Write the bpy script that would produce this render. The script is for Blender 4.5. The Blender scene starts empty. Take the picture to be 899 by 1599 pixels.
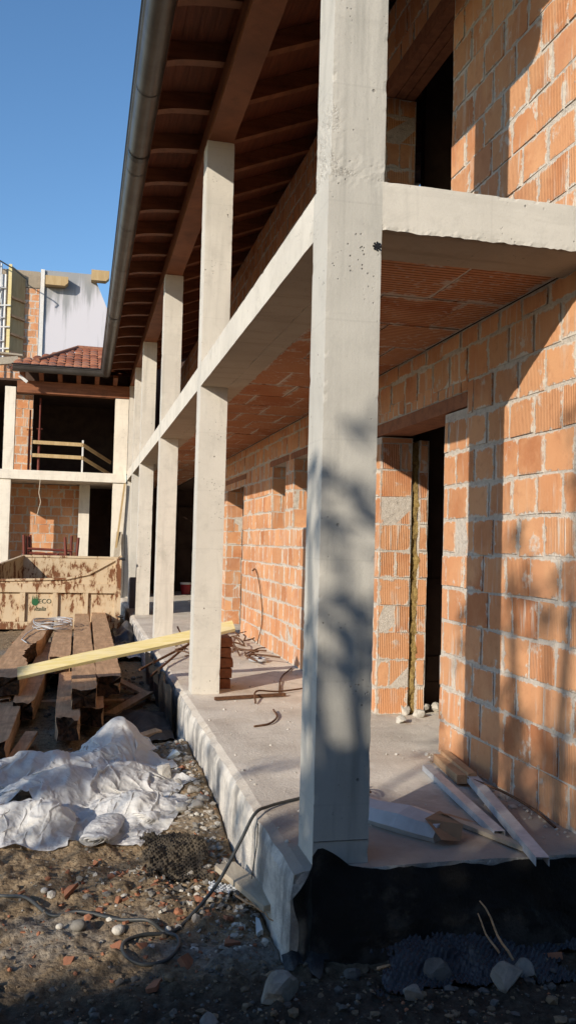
import bpy, math, random
import numpy as np
random.seed(7); RNG=np.random.RandomState(11)
sc=bpy.context.scene; COL=sc.collection
R=math.radians
# ------------------------------------------------------------------ helpers
_tab=np.random.RandomState(5).rand(64,64,64)
def vn3(P,s,seed=0):
    P=np.asarray(P,float)*s+seed*7.31
    i=np.floor(P).astype(int); f=P-i; f=f*f*(3-2*f); i&=63; j=(i+1)&63
    x,y,z=f[...,0],f[...,1],f[...,2]
    def g(a,b,c): return _tab[a,b,c]
    a=g(i[...,0],i[...,1],i[...,2])*(1-x)+g(j[...,0],i[...,1],i[...,2])*x
    b=g(i[...,0],j[...,1],i[...,2])*(1-x)+g(j[...,0],j[...,1],i[...,2])*x
    c=g(i[...,0],i[...,1],j[...,2])*(1-x)+g(j[...,0],i[...,1],j[...,2])*x
    d=g(i[...,0],j[...,1],j[...,2])*(1-x)+g(j[...,0],j[...,1],j[...,2])*x
    return ((a*(1-y)+b*y)*(1-z)+(c*(1-y)+d*y)*z)*2-1
def fbm2(x,y,s,o=4,seed=0):
    P=np.stack([np.asarray(x,float),np.asarray(y,float),np.zeros_like(np.asarray(x,float))],-1)
    r=0;a=1
    for k in range(o): r=r+a*vn3(P,s*2**k,seed+k*3.7); a*=.5
    return r
def sm(x,a,b):
    t=np.clip((np.asarray(x,float)-a)/(b-a),0,1); return t*t*(3-2*t)
def wloc(o):
    v=np.zeros(3)
    while o is not None: v+=np.array(o.location); o=o.parent
    return v
def tag(o,label=None,cat=None,group=None,kind=None):
    if label: o['label']=label
    if cat: o['category']=cat
    if group: o['group']=group
    if kind: o['kind']=kind
    return o
def thing(name,label,cat,loc=(0,0,0),group=None):
    o=bpy.data.objects.new(name,None); COL.objects.link(o); o.location=loc; o.empty_display_size=.1
    return tag(o,label,cat,group)
class MB:
    def __init__(s): s.v=[];s.f=[];s.uv=[];s.e=[];s.r=[];s.m=[];s.sm=[]
    def face(s,pts,uv=None,e=None,r=0.,m=0,smooth=False):
        b=len(s.v); s.v.extend([tuple(p) for p in pts]); n=len(pts); s.f.append(tuple(range(b,b+n)))
        s.uv.append(uv if uv else [(p[0]+p[1],p[2]) for p in pts]); s.e.append(e if e else [(.5,.5)]*n); s.r.append(r); s.m.append(m); s.sm.append(smooth)
    def grid(s,P,m=0,r=0.,smooth=True,closeu=False,uv=None):
        P=np.asarray(P); a,b=P.shape[:2]; o=len(s.v); s.v.extend(map(tuple,P.reshape(-1,3)))
        for i in range(a if closeu else a-1):
            k=(i+1)%a
            for j in range(b-1):
                q=(o+i*b+j,o+k*b+j,o+k*b+j+1,o+i*b+j+1); s.f.append(q)
                if uv is not None: s.uv.append([tuple(uv[i%a,j]),tuple(uv[k,j]),tuple(uv[k,j+1]),tuple(uv[i%a,j+1])])
                else: s.uv.append([(i/a,j/b),((i+1)/a,j/b),((i+1)/a,(j+1)/b),(i/a,(j+1)/b)])
                s.e.append([(.5,.5)]*4); s.r.append(r); s.m.append(m); s.sm.append(smooth)
    def box(s,x0,x1,y0,y1,z0,z1,m=0,r=0.):
        p=[(x,y,z) for x in(x0,x1) for y in(y0,y1) for z in(z0,z1)]
        for q in((0,1,3,2),(4,6,7,5),(0,4,5,1),(2,3,7,6),(0,2,6,4),(1,5,7,3)):
            pts=[p[k] for k in q]; ax=[i for i in range(3) if len({t[i] for t in pts})>1]
            s.face(pts,[(t[ax[0]],t[ax[1]]) for t in pts] if len(ax)==2 else None,None,r,m)
    def obox(s,c,a,b,d,m=0,r=0.):
        c,a,b,d=map(np.array,(c,a,b,d)); p=[c+i*a+j*b+k*d for i in(-1,1) for j in(-1,1) for k in(-1,1)]
        for q in((0,1,3,2),(4,6,7,5),(0,4,5,1),(2,3,7,6),(0,2,6,4),(1,5,7,3)): s.face([p[k] for k in q],None,None,r,m)
    def bar(s,p,q,w,h,up=(0,0,1),m=0):
        p,q=np.array(p,float),np.array(q,float); a=(q-p)/2; n=np.linalg.norm(a); d=a/n
        sd=np.cross(d,up); sd/=np.linalg.norm(sd); u=np.cross(sd,d); s.obox((p+q)/2,a,sd*w/2,u*h/2,m)
    def tube(s,pts,r,n=8,m=0,cap=True):
        pts=np.array(pts,float); k=len(pts); rr=np.broadcast_to(np.asarray(r,float),(k,))
        T=np.gradient(pts,axis=0); T/=np.linalg.norm(T,axis=1)[:,None]+1e-9
        ref=np.array([0,0,1.]) if abs(T[0,2])<.9 else np.array([1.,0,0]); N=np.cross(T[0],ref); N/=np.linalg.norm(N); L=[]
        for i in range(k):
            N=N-T[i]*(N@T[i]); N/=np.linalg.norm(N)+1e-9; B=np.cross(T[i],N)
            L.append([pts[i]+rr[i]*(math.cos(t)*N+math.sin(t)*B) for t in np.linspace(0,2*math.pi,n,endpoint=False)])
        P=np.array(L).transpose(1,0,2); s.grid(P,m,closeu=True)
        if cap: s.face(P[::-1,0],m=m); s.face(P[:,-1],m=m)
    def build(s,name,mats,parent=None,recenter=None):
        off=np.zeros(3)
        if parent is not None: off=wloc(parent)
        V=np.array(s.v,float)
        loc=np.zeros(3)
        if parent is None and recenter is not False:
            mn,mx=V.min(0),V.max(0); loc=np.array([(mn[0]+mx[0])/2,(mn[1]+mx[1])/2,mn[2]])
        V=V-off-loc
        me=bpy.data.meshes.new(name); me.from_pydata(V.tolist(),[],s.f)
        u=me.uv_layers.new(name='UVMap'); u.data.foreach_set('uv',np.array([c for q in s.uv for p in q for c in p],np.float32))
        if any(q[0]!=(.5,.5) for q in s.e):
            u=me.uv_layers.new(name='E'); u.data.foreach_set('uv',np.array([c for q in s.e for p in q for c in p],np.float32))
            at=me.attributes.new('rnd','FLOAT','FACE'); at.data.foreach_set('value',np.array(s.r,np.float32))
        me.polygons.foreach_set('material_index',np.array(s.m,np.int32)); me.polygons.foreach_set('use_smooth',np.array(s.sm,bool))
        for m in (mats if isinstance(mats,(list,tuple)) else [mats]): me.materials.append(m)
        me.update(); o=bpy.data.objects.new(name,me); COL.objects.link(o); o.location=loc
        if parent is not None: o.parent=parent
        return o
def cdisp(P,amp=.0018,edge=.006,lo=None,hi=None,rough=None,em=None):
    P=np.asarray(P,float)
    D=np.stack([vn3(P,9,1),vn3(P,9,2),vn3(P,9,3)],-1)*amp*.45
    if lo is not None:
        ctr=(lo+hi)/2; at=(np.abs(P-lo)<1e-6)|(np.abs(P-hi)<1e-6); n=at.sum(-1)
        ch=np.clip(vn3(P,13,8)*.6+vn3(P,45,9)*.7-.30,0,1)*edge*1.3+edge*.12
        if em is not None: ch=ch*em(P)
        D=D-np.where((n>=2)[...,None]&at,np.sign(P-ctr)*ch[...,None],0)
    if rough is not None: D=D+rough(P)
    return P+D
def cbox(mb,x0,x1,y0,y1,z0,z1,step=.05,amp=.0018,edge=.006,m=0,skip='',rough=None,fm=None,em=None):
    lo=np.array([x0,y0,z0],float);hi=np.array([x1,y1,z1],float)
    def lin(a,b): return np.linspace(a,b,max(2,int(round((b-a)/step))+1))
    X,Y,Z=lin(x0,x1),lin(y0,y1),lin(z0,z1)
    for key in('-x','+x','-y','+y','-z','+z'):
        if key in skip.split(): continue
        mm=fm.get(key,m) if fm else m
        if key[1]=='x': A,B=np.meshgrid(Y,Z,indexing='ij'); P=np.stack([np.full(A.shape,x0 if key[0]=='-' else x1),A,B],-1)
        elif key[1]=='y': A,B=np.meshgrid(X,Z,indexing='ij'); P=np.stack([A,np.full(A.shape,y0 if key[0]=='-' else y1),B],-1)
        else: A,B=np.meshgrid(X,Y,indexing='ij'); P=np.stack([A,B,np.full(A.shape,z0 if key[0]=='-' else z1)],-1)
        mb.grid(cdisp(P,amp,edge,lo,hi,rough,em),m=mm,smooth=False,uv=np.stack([A,B],-1))
# ------------------------------------------------------------------ materials
class Mat:
    def __init__(s,name,rough=.8,spec=.3):
        s.m=bpy.data.materials.new(name); s.m.use_nodes=True; s.t=s.m.node_tree; s.b=s.t.nodes['Principled BSDF']
        s.b.inputs['Roughness'].default_value=rough; s.b.inputs['Specular IOR Level'].default_value=spec
    def n(s,typ,out=0,props=None,**k):
        nd=s.t.nodes.new('ShaderNode'+typ)
        for a,v in (props or {}).items(): setattr(nd,a,v)
        for a,v in k.items():
            key=int(a[1:]) if a[0]=='i' and a[1:].isdigit() else a.replace('_',' ')
            s.set(nd.inputs[key],v)
        return nd.outputs[out]
    def set(s,sock,v):
        if isinstance(v,bpy.types.NodeSocket): s.t.links.new(v,sock)
        else:
            if isinstance(v,(tuple,list)) and len(v)==3 and sock.type=='RGBA': v=(*v,1)
            sock.default_value=v
    def co(s,scale=(1,1,1),uv=None):
        c=s.n('TexCoord',3) if not uv else s.n('UVMap',props={'uv_map':uv})
        return s.n('Mapping',Vector=c,Scale=scale)
    def noise(s,scale,detail=4,rough=.55,v=None,dist=0.): return s.n('TexNoise',Vector=v if v is not None else s.co(),Scale=scale,Detail=detail,Roughness=rough,Distortion=dist)
    def vor(s,scale,v=None,out=0,feature='F1'): return s.n('TexVoronoi',out,{'feature':feature},Vector=v if v is not None else s.co(),Scale=scale)
    def math(s,op,a,b=0.,c=0.,clamp=False): return s.n('Math',0,{'operation':op,'use_clamp':clamp},i0=a,i1=b,i2=c)
    def step(s,x,a,b): return s.n('MapRange',0,{'interpolation_type':'SMOOTHSTEP'},Value=x,From_Min=a,From_Max=b)
    def mix(s,f,a,b,mode='MIX'):
        nd=s.t.nodes.new('ShaderNodeMix'); nd.data_type='RGBA'; nd.blend_type=mode
        s.set(nd.inputs[0],f); s.set(nd.inputs[6],a); s.set(nd.inputs[7],b); return nd.outputs[2]
    def ramp(s,f,stops):
        nd=s.t.nodes.new('ShaderNodeValToRGB'); s.set(nd.inputs[0],f); e=nd.color_ramp.elements
        while len(e)<len(stops): e.new(.5)
        for x,(p,c) in zip(e,stops): x.position=p; x.color=(*c,1)
        return nd.outputs[0]
    def col(s,c): s.set(s.b.inputs['Base Color'],c); return s
    def bump(s,h,dist=.005,strength=1.):
        s.t.links.new(s.n('Bump',Height=h,Distance=dist,Strength=strength),s.b.inputs['Normal']); return s
    def rough(s,v): s.set(s.b.inputs['Roughness'],v); return s
def sub(*a): pass
def M_block(name,ribaxis=0,ribk=400.,dim=1.,ribmix=.33):
    M=Mat(name,.9,.1)
    uv=M.n('UVMap',props={'uv_map':'UVMap'}); sx=M.n('SeparateXYZ',ribaxis,Vector=uv)
    E=M.n('UVMap',props={'uv_map':'E'}); ex=M.n('SeparateXYZ',0,Vector=E); ey=M.n('SeparateXYZ',1,Vector=E)
    rnd=M.n('Attribute',2,{'attribute_name':'rnd'})
    base=M.ramp(rnd,[(0,(.46,.185,.085)),(.35,(.59,.27,.13)),(.7,(.67,.35,.18)),(1,(.53,.25,.135))])
    n1=M.noise(3.2,5,.6); base=M.mix(M.step(n1,.35,.7),base,(.67,.36,.19)); base=M.mix(M.math('MULTIPLY',M.step(M.noise(14,4,.6),.5,.75),.4),base,(.42,.18,.09))
    rib=M.math('SINE',M.math('MULTIPLY',sx,ribk)); ra=M.step(M.math('FRACT',M.math('MULTIPLY',rnd,7.3)),.25 if dim==1. else -.4,.75 if dim==1. else -.3)
    base=M.mix(M.math('MULTIPLY',M.math('MULTIPLY',M.step(rib,.1,-.9),ra),ribmix),base,(.26,.09,.04))
    dx=M.math('ABSOLUTE',M.math('SUBTRACT',ex,.5)); dy=M.math('ABSOLUTE',M.math('SUBTRACT',ey,.5))
    d=M.math('MAXIMUM',dx,dy); nz=M.noise(16,5,.7)
    sme=M.step(M.math('ADD',d,M.math('MULTIPLY',M.math('ADD',M.math('SUBTRACT',nz,.5),M.math('MULTIPLY',M.math('SUBTRACT',M.noise(3.3,3,.5),.5),.7)),.46)),.45,.53)
    drip=M.noise(1.,4,.6,M.co((26,26,2.2))); dr=M.math('MULTIPLY',M.step(drip,.52,.70),M.step(M.noise(2.1,3,.5),.42,.60))
    blot=M.math('MULTIPLY',M.step(M.noise(5.3,5,.65),.61,.70),.75)
    k=M.math('MAXIMUM',M.math('MAXIMUM',sme,M.math('MULTIPLY',dr,.75)),blot)
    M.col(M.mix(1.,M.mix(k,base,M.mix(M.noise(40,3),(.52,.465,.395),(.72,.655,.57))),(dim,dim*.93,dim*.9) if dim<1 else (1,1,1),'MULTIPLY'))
    h=M.math('ADD',M.math('MULTIPLY',M.math('MULTIPLY',rib,ra),.4),M.math('ADD',M.math('MULTIPLY',k,.9),M.math('MULTIPLY',M.noise(60,4,.7),.7)))
    M.bump(h,.004,.9); return M.m
def M_mortar():
    M=Mat('mortar',.95,.1); n=M.noise(28,5,.7)
    M.col(M.ramp(n,[(.22,(.24,.21,.18)),(.42,(.53,.475,.41)),(.75,(.70,.635,.555))])); M.bump(M.math('ADD',n,M.noise(110,3,.7)),.007,1.); return M.m
def M_concrete(name,tone=(.63,.595,.525),dark=(.38,.36,.315),grime=.55,pits=1.,vert=True,honey=False):
    M=Mat(name,.85,.25)
    n=M.noise(1.7,6,.62); n2=M.noise(1.,5,.6,M.co((9,9,.7) if vert else (.7,9,9)))
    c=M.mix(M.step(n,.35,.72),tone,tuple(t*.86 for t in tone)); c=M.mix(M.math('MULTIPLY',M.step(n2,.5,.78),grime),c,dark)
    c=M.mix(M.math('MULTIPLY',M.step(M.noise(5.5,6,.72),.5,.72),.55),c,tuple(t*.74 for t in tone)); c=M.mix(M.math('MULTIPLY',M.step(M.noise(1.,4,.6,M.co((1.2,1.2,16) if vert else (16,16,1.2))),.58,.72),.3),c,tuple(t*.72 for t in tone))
    v=M.vor(38); big=M.step(M.noise(3.3,3),.5,.66); pit=M.math('MULTIPLY',M.step(v,.20,.09),big)
    v2=M.vor(11); pit2=M.math('MULTIPLY',M.step(v2,.10,.05),M.step(M.noise(3.1,2),.48,.6)); pit=M.math('MAXIMUM',pit,pit2)
    c=M.mix(M.math('MULTIPLY',pit,.75*pits),c,(.12,.105,.09))
    c=M.mix(M.math('MULTIPLY',M.step(M.noise(150,2,.6),.55,.75),.25),c,dark)
    ln=M.n('SeparateXYZ',2 if vert else 0,Vector=M.n('NewGeometry',0)); fl=M.step(M.math('ABSOLUTE',M.math('SUBTRACT',M.math('FRACT',M.math('MULTIPLY',M.math('ADD',ln,M.math('MULTIPLY',M.noise(2,2),.02)),1.9)),.5)),.012,.004)
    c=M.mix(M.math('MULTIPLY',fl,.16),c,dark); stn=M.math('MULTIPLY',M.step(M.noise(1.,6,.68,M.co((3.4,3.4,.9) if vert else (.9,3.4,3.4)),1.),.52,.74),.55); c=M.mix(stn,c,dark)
    M.col(c)
    board=M.noise(1.,3,.5,M.co((34,34,.35) if vert else (.35,34,34)))
    h=M.math('SUBTRACT',M.math('ADD',M.math('MULTIPLY',board,.35),M.math('MULTIPLY',M.noise(70,5,.7),.5)),M.math('MULTIPLY',pit,1.2))
    if honey:
        ps=M.n('NewGeometry',0); z=M.n('SeparateXYZ',2,Vector=ps); x=M.n('SeparateXYZ',0,Vector=ps)
        a=M.math('MULTIPLY',M.step(z,2.985,3.0),M.step(z,3.09,3.05)); b=M.math('MULTIPLY',M.math('MULTIPLY',M.step(z,2.99,3.02),M.step(z,3.42,3.25)),M.step(x,.06,.03))
        k=M.math('MULTIPLY',M.math('MAXIMUM',a,b),M.step(M.noise(9,5,.7),.44,.60)); vv=M.vor(95); gr=M.math('MULTIPLY',k,M.step(M.math('ADD',vv,M.math('MULTIPLY',M.noise(60,3,.7),.5)),.3,.85))
        c=M.mix(M.math('MULTIPLY',M.math('MULTIPLY',k,M.step(M.math('ADD',vv,M.math('MULTIPLY',M.noise(25,3,.7),.6)),.84,1.0)),.5),c,(.16,.13,.10)); M.col(c); h=M.math('SUBTRACT',h,M.math('MULTIPLY',gr,.6))
    M.bump(h,.0035,.8); return M.m
def M_plinth_side():
    M=Mat('plinth_side',.9,.2); st=M.noise(1.,6,.62,M.co((3.2,3.2,.8)),1.2); n=M.noise(7,5,.65)
    c=M.mix(M.step(n,.35,.65),(.74,.69,.61),(.52,.49,.45)); c=M.mix(M.math('MULTIPLY',M.step(M.math('ADD',st,M.math('MULTIPLY',n,.4)),.60,.86),.62),c,(.11,.105,.10))
    M.col(c); M.bump(M.math('ADD',n,M.noise(60,4,.7)),.012,.9); return M.m
def M_floor():
    M=Mat('dusty_floor',.92,.15); n=M.noise(1.3,6,.62)
    c=M.mix(M.step(n,.34,.68),(.74,.675,.575),(.57,.505,.42)); c=M.mix(M.math('MULTIPLY',M.step(M.noise(2.7,6,.7,None,1.),.5,.66),.6),c,(.50,.43,.35)); c=M.mix(M.math('MULTIPLY',M.step(M.noise(16,6,.75),.54,.7),.6),c,(.84,.76,.65))
    c=M.mix(M.math('MULTIPLY',M.step(M.vor(60),.14,.07),.6),c,(.42,.32,.23)); M.col(c)
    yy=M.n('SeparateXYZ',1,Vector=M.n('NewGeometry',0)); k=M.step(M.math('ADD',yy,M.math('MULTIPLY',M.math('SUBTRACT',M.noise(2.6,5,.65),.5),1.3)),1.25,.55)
    c=M.mix(k,c,M.mix(M.noise(9,5,.7),(.27,.225,.19),(.42,.36,.30))); M.col(c)  # front end tinted darker to deepen the shade lying there
    M.bump(M.math('ADD',M.noise(45,5,.7),M.math('MULTIPLY',M.step(M.vor(60),.2,.05),.6)),.008,.8); return M.m
def M_wood(name,a,b,scale=(3,30,30),rough=.75,dirt=.3,dirtc=(.05,.035,.025)):
    M=Mat(name,rough,.25); g=M.noise(1.,6,.6,M.co(scale),.5); g2=M.noise(1.,3,.5,M.co(tuple(s*4 for s in scale)))
    c=M.mix(M.step(g,.3,.7),a,b); c=M.mix(M.math('MULTIPLY',M.step(M.noise(5,5,.65),.5,.72),dirt),c,dirtc); M.col(c)
    M.bump(M.math('ADD',g,g2),.003,.7); return M.m
def M_simple(name,a,b,scale=20,rough=.7,metal=0.,bumpd=.003,spec=.3,thr=(.35,.68)):
    M=Mat(name,rough,spec); n=M.noise(scale,5,.65); M.col(M.mix(M.step(n,*thr),a,b)); M.b.inputs['Metallic'].default_value=metal
    M.bump(M.math('ADD',n,M.math('MULTIPLY',M.noise(scale*5,3),.4)),bumpd,.8); return M.m
def M_soil():
    M=Mat('soil',.96,.1); n=M.noise(1.1,7,.62); f=M.noise(18,6,.72)
    c=M.ramp(f,[(.28,(.10,.072,.045)),(.48,(.27,.195,.12)),(.66,(.38,.285,.18)),(.82,(.50,.42,.31))])
    c=M.mix(M.step(n,.52,.70),c,M.ramp(f,[(.3,(.12,.105,.09)),(.55,(.28,.255,.22)),(.8,(.46,.43,.38))]))
    c=M.mix(M.math('MULTIPLY',M.step(M.vor(46),.16,.10),M.step(M.noise(4,3),.45,.6)),c,(.36,.33,.29))
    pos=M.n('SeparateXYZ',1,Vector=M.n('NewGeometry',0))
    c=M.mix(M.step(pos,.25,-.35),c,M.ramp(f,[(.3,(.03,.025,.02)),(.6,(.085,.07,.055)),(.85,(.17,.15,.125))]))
    M.col(c); M.bump(M.math('ADD',M.noise(30,6,.75),M.math('MULTIPLY',M.vor(46),-.5)),.022,1.); return M.m
def M_bitumen():
    M=Mat('bitumen_membrane',.5,.4); n=M.noise(7,5,.65); z=M.n('SeparateXYZ',2,Vector=M.n('NewGeometry',0))
    d=M.math('MULTIPLY',M.step(M.math('ADD',M.noise(5,6,.7),M.math('MULTIPLY',M.step(z,-.1,-.42),.16)),.56,.74),.65)
    M.col(M.mix(d,M.mix(n,(.010,.010,.011),(.022,.021,.02)),(.10,.085,.07))); M.bump(M.math('ADD',M.math('MULTIPLY',M.noise(2.6,3,.5,None,.8),8.),M.noise(60,4,.6)),.006,.9); return M.m
def M_rusty():
    M=Mat('rusty_skip_paint',.7,.3); n=M.noise(9.,7,.72,M.co((1,1,.38))); n2=M.noise(1.6,3,.5); big=M.noise(11,5,.7,M.co((1.3,1.3,.5)))
    z=M.n('SeparateXYZ',2,Vector=M.n('NewGeometry',0))
    lowz=M.math('MULTIPLY',M.step(z,.0,-.25),.16); midz=M.math('MULTIPLY',M.math('MULTIPLY',M.step(z,.42,.55),M.step(z,1.0,.8)),.07)
    k=M.math('ADD',M.math('ADD',n,M.math('MULTIPLY',M.math('SUBTRACT',n2,.5),.35)),M.math('ADD',M.math('ADD',lowz,midz),M.math('MULTIPLY',M.math('SUBTRACT',big,.5),.25)))
    m=M.step(k,.575,.64); halo=M.step(k,.50,.60)
    c=M.mix(M.noise(3,4),(.60,.48,.33),(.50,.39,.26)); c=M.mix(M.math('MULTIPLY',halo,.35),c,(.42,.24,.10)); c=M.mix(m,c,M.mix(M.noise(25,4),(.10,.034,.016),(.24,.10,.04)))
    M.col(c); M.bump(M.math('MULTIPLY',m,-1.),.004,.8); return M.m
def M_tiles():
    M=Mat('clay_roof_tile',.9,.15); rnd=M.n('Attribute',2,{'attribute_name':'rnd'})
    c=M.ramp(rnd,[(0,(.20,.075,.045)),(.4,(.34,.125,.07)),(.75,(.42,.19,.11)),(1,(.25,.12,.09))]); c=M.mix(M.math('MULTIPLY',M.step(M.noise(9,5,.7),.5,.7),.5),c,(.16,.10,.075)); M.col(c); M.bump(M.noise(40,4),.004); return M.m
def M_fabric():
    M=Mat('white_sheeting',.6,.3); n=M.noise(4,5,.6); w=M.noise(1.,2,.5,M.co((2,90,90)))
    c=M.mix(M.step(n,.4,.75),(.88,.87,.85),(.78,.765,.73)); c=M.mix(M.math('MULTIPLY',M.step(M.noise(2.3,5,.65),.55,.75),.4),c,(.58,.52,.43)); M.col(c); wv=M.n('VectorMath',0,{'operation':'ADD'},i0=M.co(),i1=M.n('VectorMath',0,{'operation':'SCALE'},i0=M.n('TexNoise',1,Vector=M.co(),Scale=6.,Detail=3.),Scale=.12))
    cr=M.math('ADD',M.math('MULTIPLY',M.vor(7.,wv),1.),M.math('ADD',M.math('MULTIPLY',M.vor(16.,wv),.5),M.math('MULTIPLY',M.vor(37.,wv),.22)))
    M.bump(M.math('ADD',cr,M.math('MULTIPLY',w,.03)),.030,.75)
    t=M.n('BsdfTranslucent',Color=c); out=M.t.nodes['Material Output']; mx=M.n('MixShader',i0=.38,i1=M.b.outputs[0],i2=t); M.t.links.new(mx,out.inputs[0]); return M.m
def M_plaster():
    M=Mat('lilac_white_plaster',.9,.2); z=M.n('SeparateXYZ',2,Vector=M.n('NewGeometry',0)); st=M.noise(1.,5,.6,M.co((2.2,2.2,.25)))
    k=M.math('MULTIPLY',M.step(M.math('ADD',st,M.math('MULTIPLY',M.step(z,7.6,9.6),.19)),.53,.70),.85)
    c=M.mix(k,(.60,.585,.62),(.25,.26,.26)); M.col(c); M.bump(M.noise(20,4),.004,.5); return M.m
def M_chequer(name,a,b): return M_simple(name,a,b)
BLK=M_block('terracotta_block'); BLKV=M_block('ceiling_terracotta',1,165.,.70,.9); MOR=M_mortar()  # ceiling blocks coloured dimmer, standing in for weaker fill light
CON=M_concrete('cast_concrete'); CONP=M_concrete('near_pillar_concrete',(.57,.545,.485),(.33,.32,.285),.8,1.,True,True); CON2=M_concrete('cast_concrete_soffit',(.36,.30,.225),(.22,.17,.12),.7,.6,False); CONB=M_concrete('cast_concrete_beam',(.70,.655,.57),(.46,.43,.365),.35,.8,False)  # soffit concrete darkened in colour to imitate the low light underneath
CONW=M_concrete('pale_concrete',(.80,.74,.63),(.55,.49,.40),.4,.6)
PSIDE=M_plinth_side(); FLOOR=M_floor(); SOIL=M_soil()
WSTAIN=M_wood('stained_timber',(.27,.108,.05),(.175,.068,.034),(2,2,24),.6,.35,(.05,.02,.012)); WDECK=M_wood('stained_boards',(.20,.066,.034),(.13,.044,.024),(30,2,30),.7,.3)
OLDW=M_wood('weathered_timber',(.60,.375,.215),(.40,.245,.135),(26,2.2,26),.8,.55,(.24,.14,.075)); ROT=M_simple('rotten_wood',(.02,.013,.009),(.10,.05,.025),24,.95,0,.02)
YEL=M_wood('yellow_plank_wood',(.66,.54,.22),(.74,.63,.36),(3,40,40),.6,.4,(.60,.54,.42)); NEWW=M_wood('raw_timber',(.50,.37,.20),(.42,.29,.14),(14,14,2),.8,.3,(.3,.2,.1)); PLK=M_wood('dusty_plank_wood',(.47,.41,.32),(.38,.32,.24),(20,3,20),.85,.4,(.25,.2,.15))
GUT=M_simple('dark_bronze_gutter',(.10,.092,.085),(.065,.058,.052),3,.42,.4,.0006,.5); BLACKM=M_simple('black_drip_edge',(.014,.014,.016),(.02,.02,.022),8,.4,0,.001,.4)
TILE=M_tiles(); RUST=M_rusty(); FAB=M_fabric(); PLAS=M_plaster()
BIT=M_bitumen(); DIM=M_simple('dimpled_membrane_plastic',(.018,.02,.026),(.04,.042,.05),6,.45,0,.001,.4); DIMB=M_simple('dusty_dimpled_plastic',(.10,.08,.055),(.045,.036,.028),14,.8,0,.003,.2)
FELT=M_simple('brown_felt',(.06,.048,.042),(.10,.08,.068),5,.9,0,.004,.1); DARKP=M_simple('dark_sheet_plastic',(.03,.03,.034),(.07,.068,.07),6,.5,0,.002,.4)
CARD=M_simple('cardboard',(.34,.215,.125),(.28,.17,.095),7,.85,0,.001); PACK=M_simple('white_packaging',(.50,.52,.54),(.40,.415,.43),6,.5,0,.002,.4)
GALV=M_simple('galvanised_steel',(.44,.455,.475),(.56,.57,.585),14,.45,.15,.001,.4); REBAR=M_simple('rusted_steel',(.17,.085,.045),(.09,.045,.026),40,.85,.2,.002); REDP=M_simple('red_oxide_paint',(.17,.04,.026),(.11,.028,.02),12,.6,0,.001)
CABLE=M_simple('rubber_cable',(.035,.04,.042),(.06,.062,.06),20,.5,0,.0005,.4); ROCK=M_simple('rubble_stone',(.25,.232,.205),(.15,.138,.12),9,.95,0,.01,.2); ROCKP=M_simple('pale_mortar_rubble',(.56,.53,.47),(.42,.39,.34),12,.95,0,.012,.2); ROCKD=M_simple('dark_stone',(.13,.125,.115),(.08,.075,.07),9,.95,0,.01,.2); EARTHP=M_simple('dusty_mortar_crumb',(.42,.385,.335),(.28,.25,.215),14,.97,0,.01,.1); EARTH=M_simple('earth_clod',(.24,.18,.12),(.13,.10,.07),14,.97,0,.01,.1); SHARD=M_simple('broken_terracotta',(.34,.15,.085),(.23,.105,.065),15,.9,0,.003,.1)
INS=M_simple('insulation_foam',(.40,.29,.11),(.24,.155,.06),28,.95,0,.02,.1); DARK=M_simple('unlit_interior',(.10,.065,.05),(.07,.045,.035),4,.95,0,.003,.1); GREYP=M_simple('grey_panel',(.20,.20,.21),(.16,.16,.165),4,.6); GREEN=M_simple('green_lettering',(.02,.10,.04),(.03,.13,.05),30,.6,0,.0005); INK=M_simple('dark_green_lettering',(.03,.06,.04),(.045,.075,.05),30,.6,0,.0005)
WHITEP=M_simple('white_paint',(.7,.69,.66),(.6,.59,.56),15,.6); REDB=M_simple('red_plastic',(.3,.02,.025),(.22,.015,.02),8,.45); LEAF=M_simple('leaf_green',(.045,.075,.02),(.075,.105,.035),6,.6,0,.001); BARK=M_simple('tree_bark',(.10,.075,.055),(.06,.045,.035),18,.95,0,.01); WALLS=M_simple('blue_white_scrap',(.45,.52,.56),(.55,.58,.58),20,.6)
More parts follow.
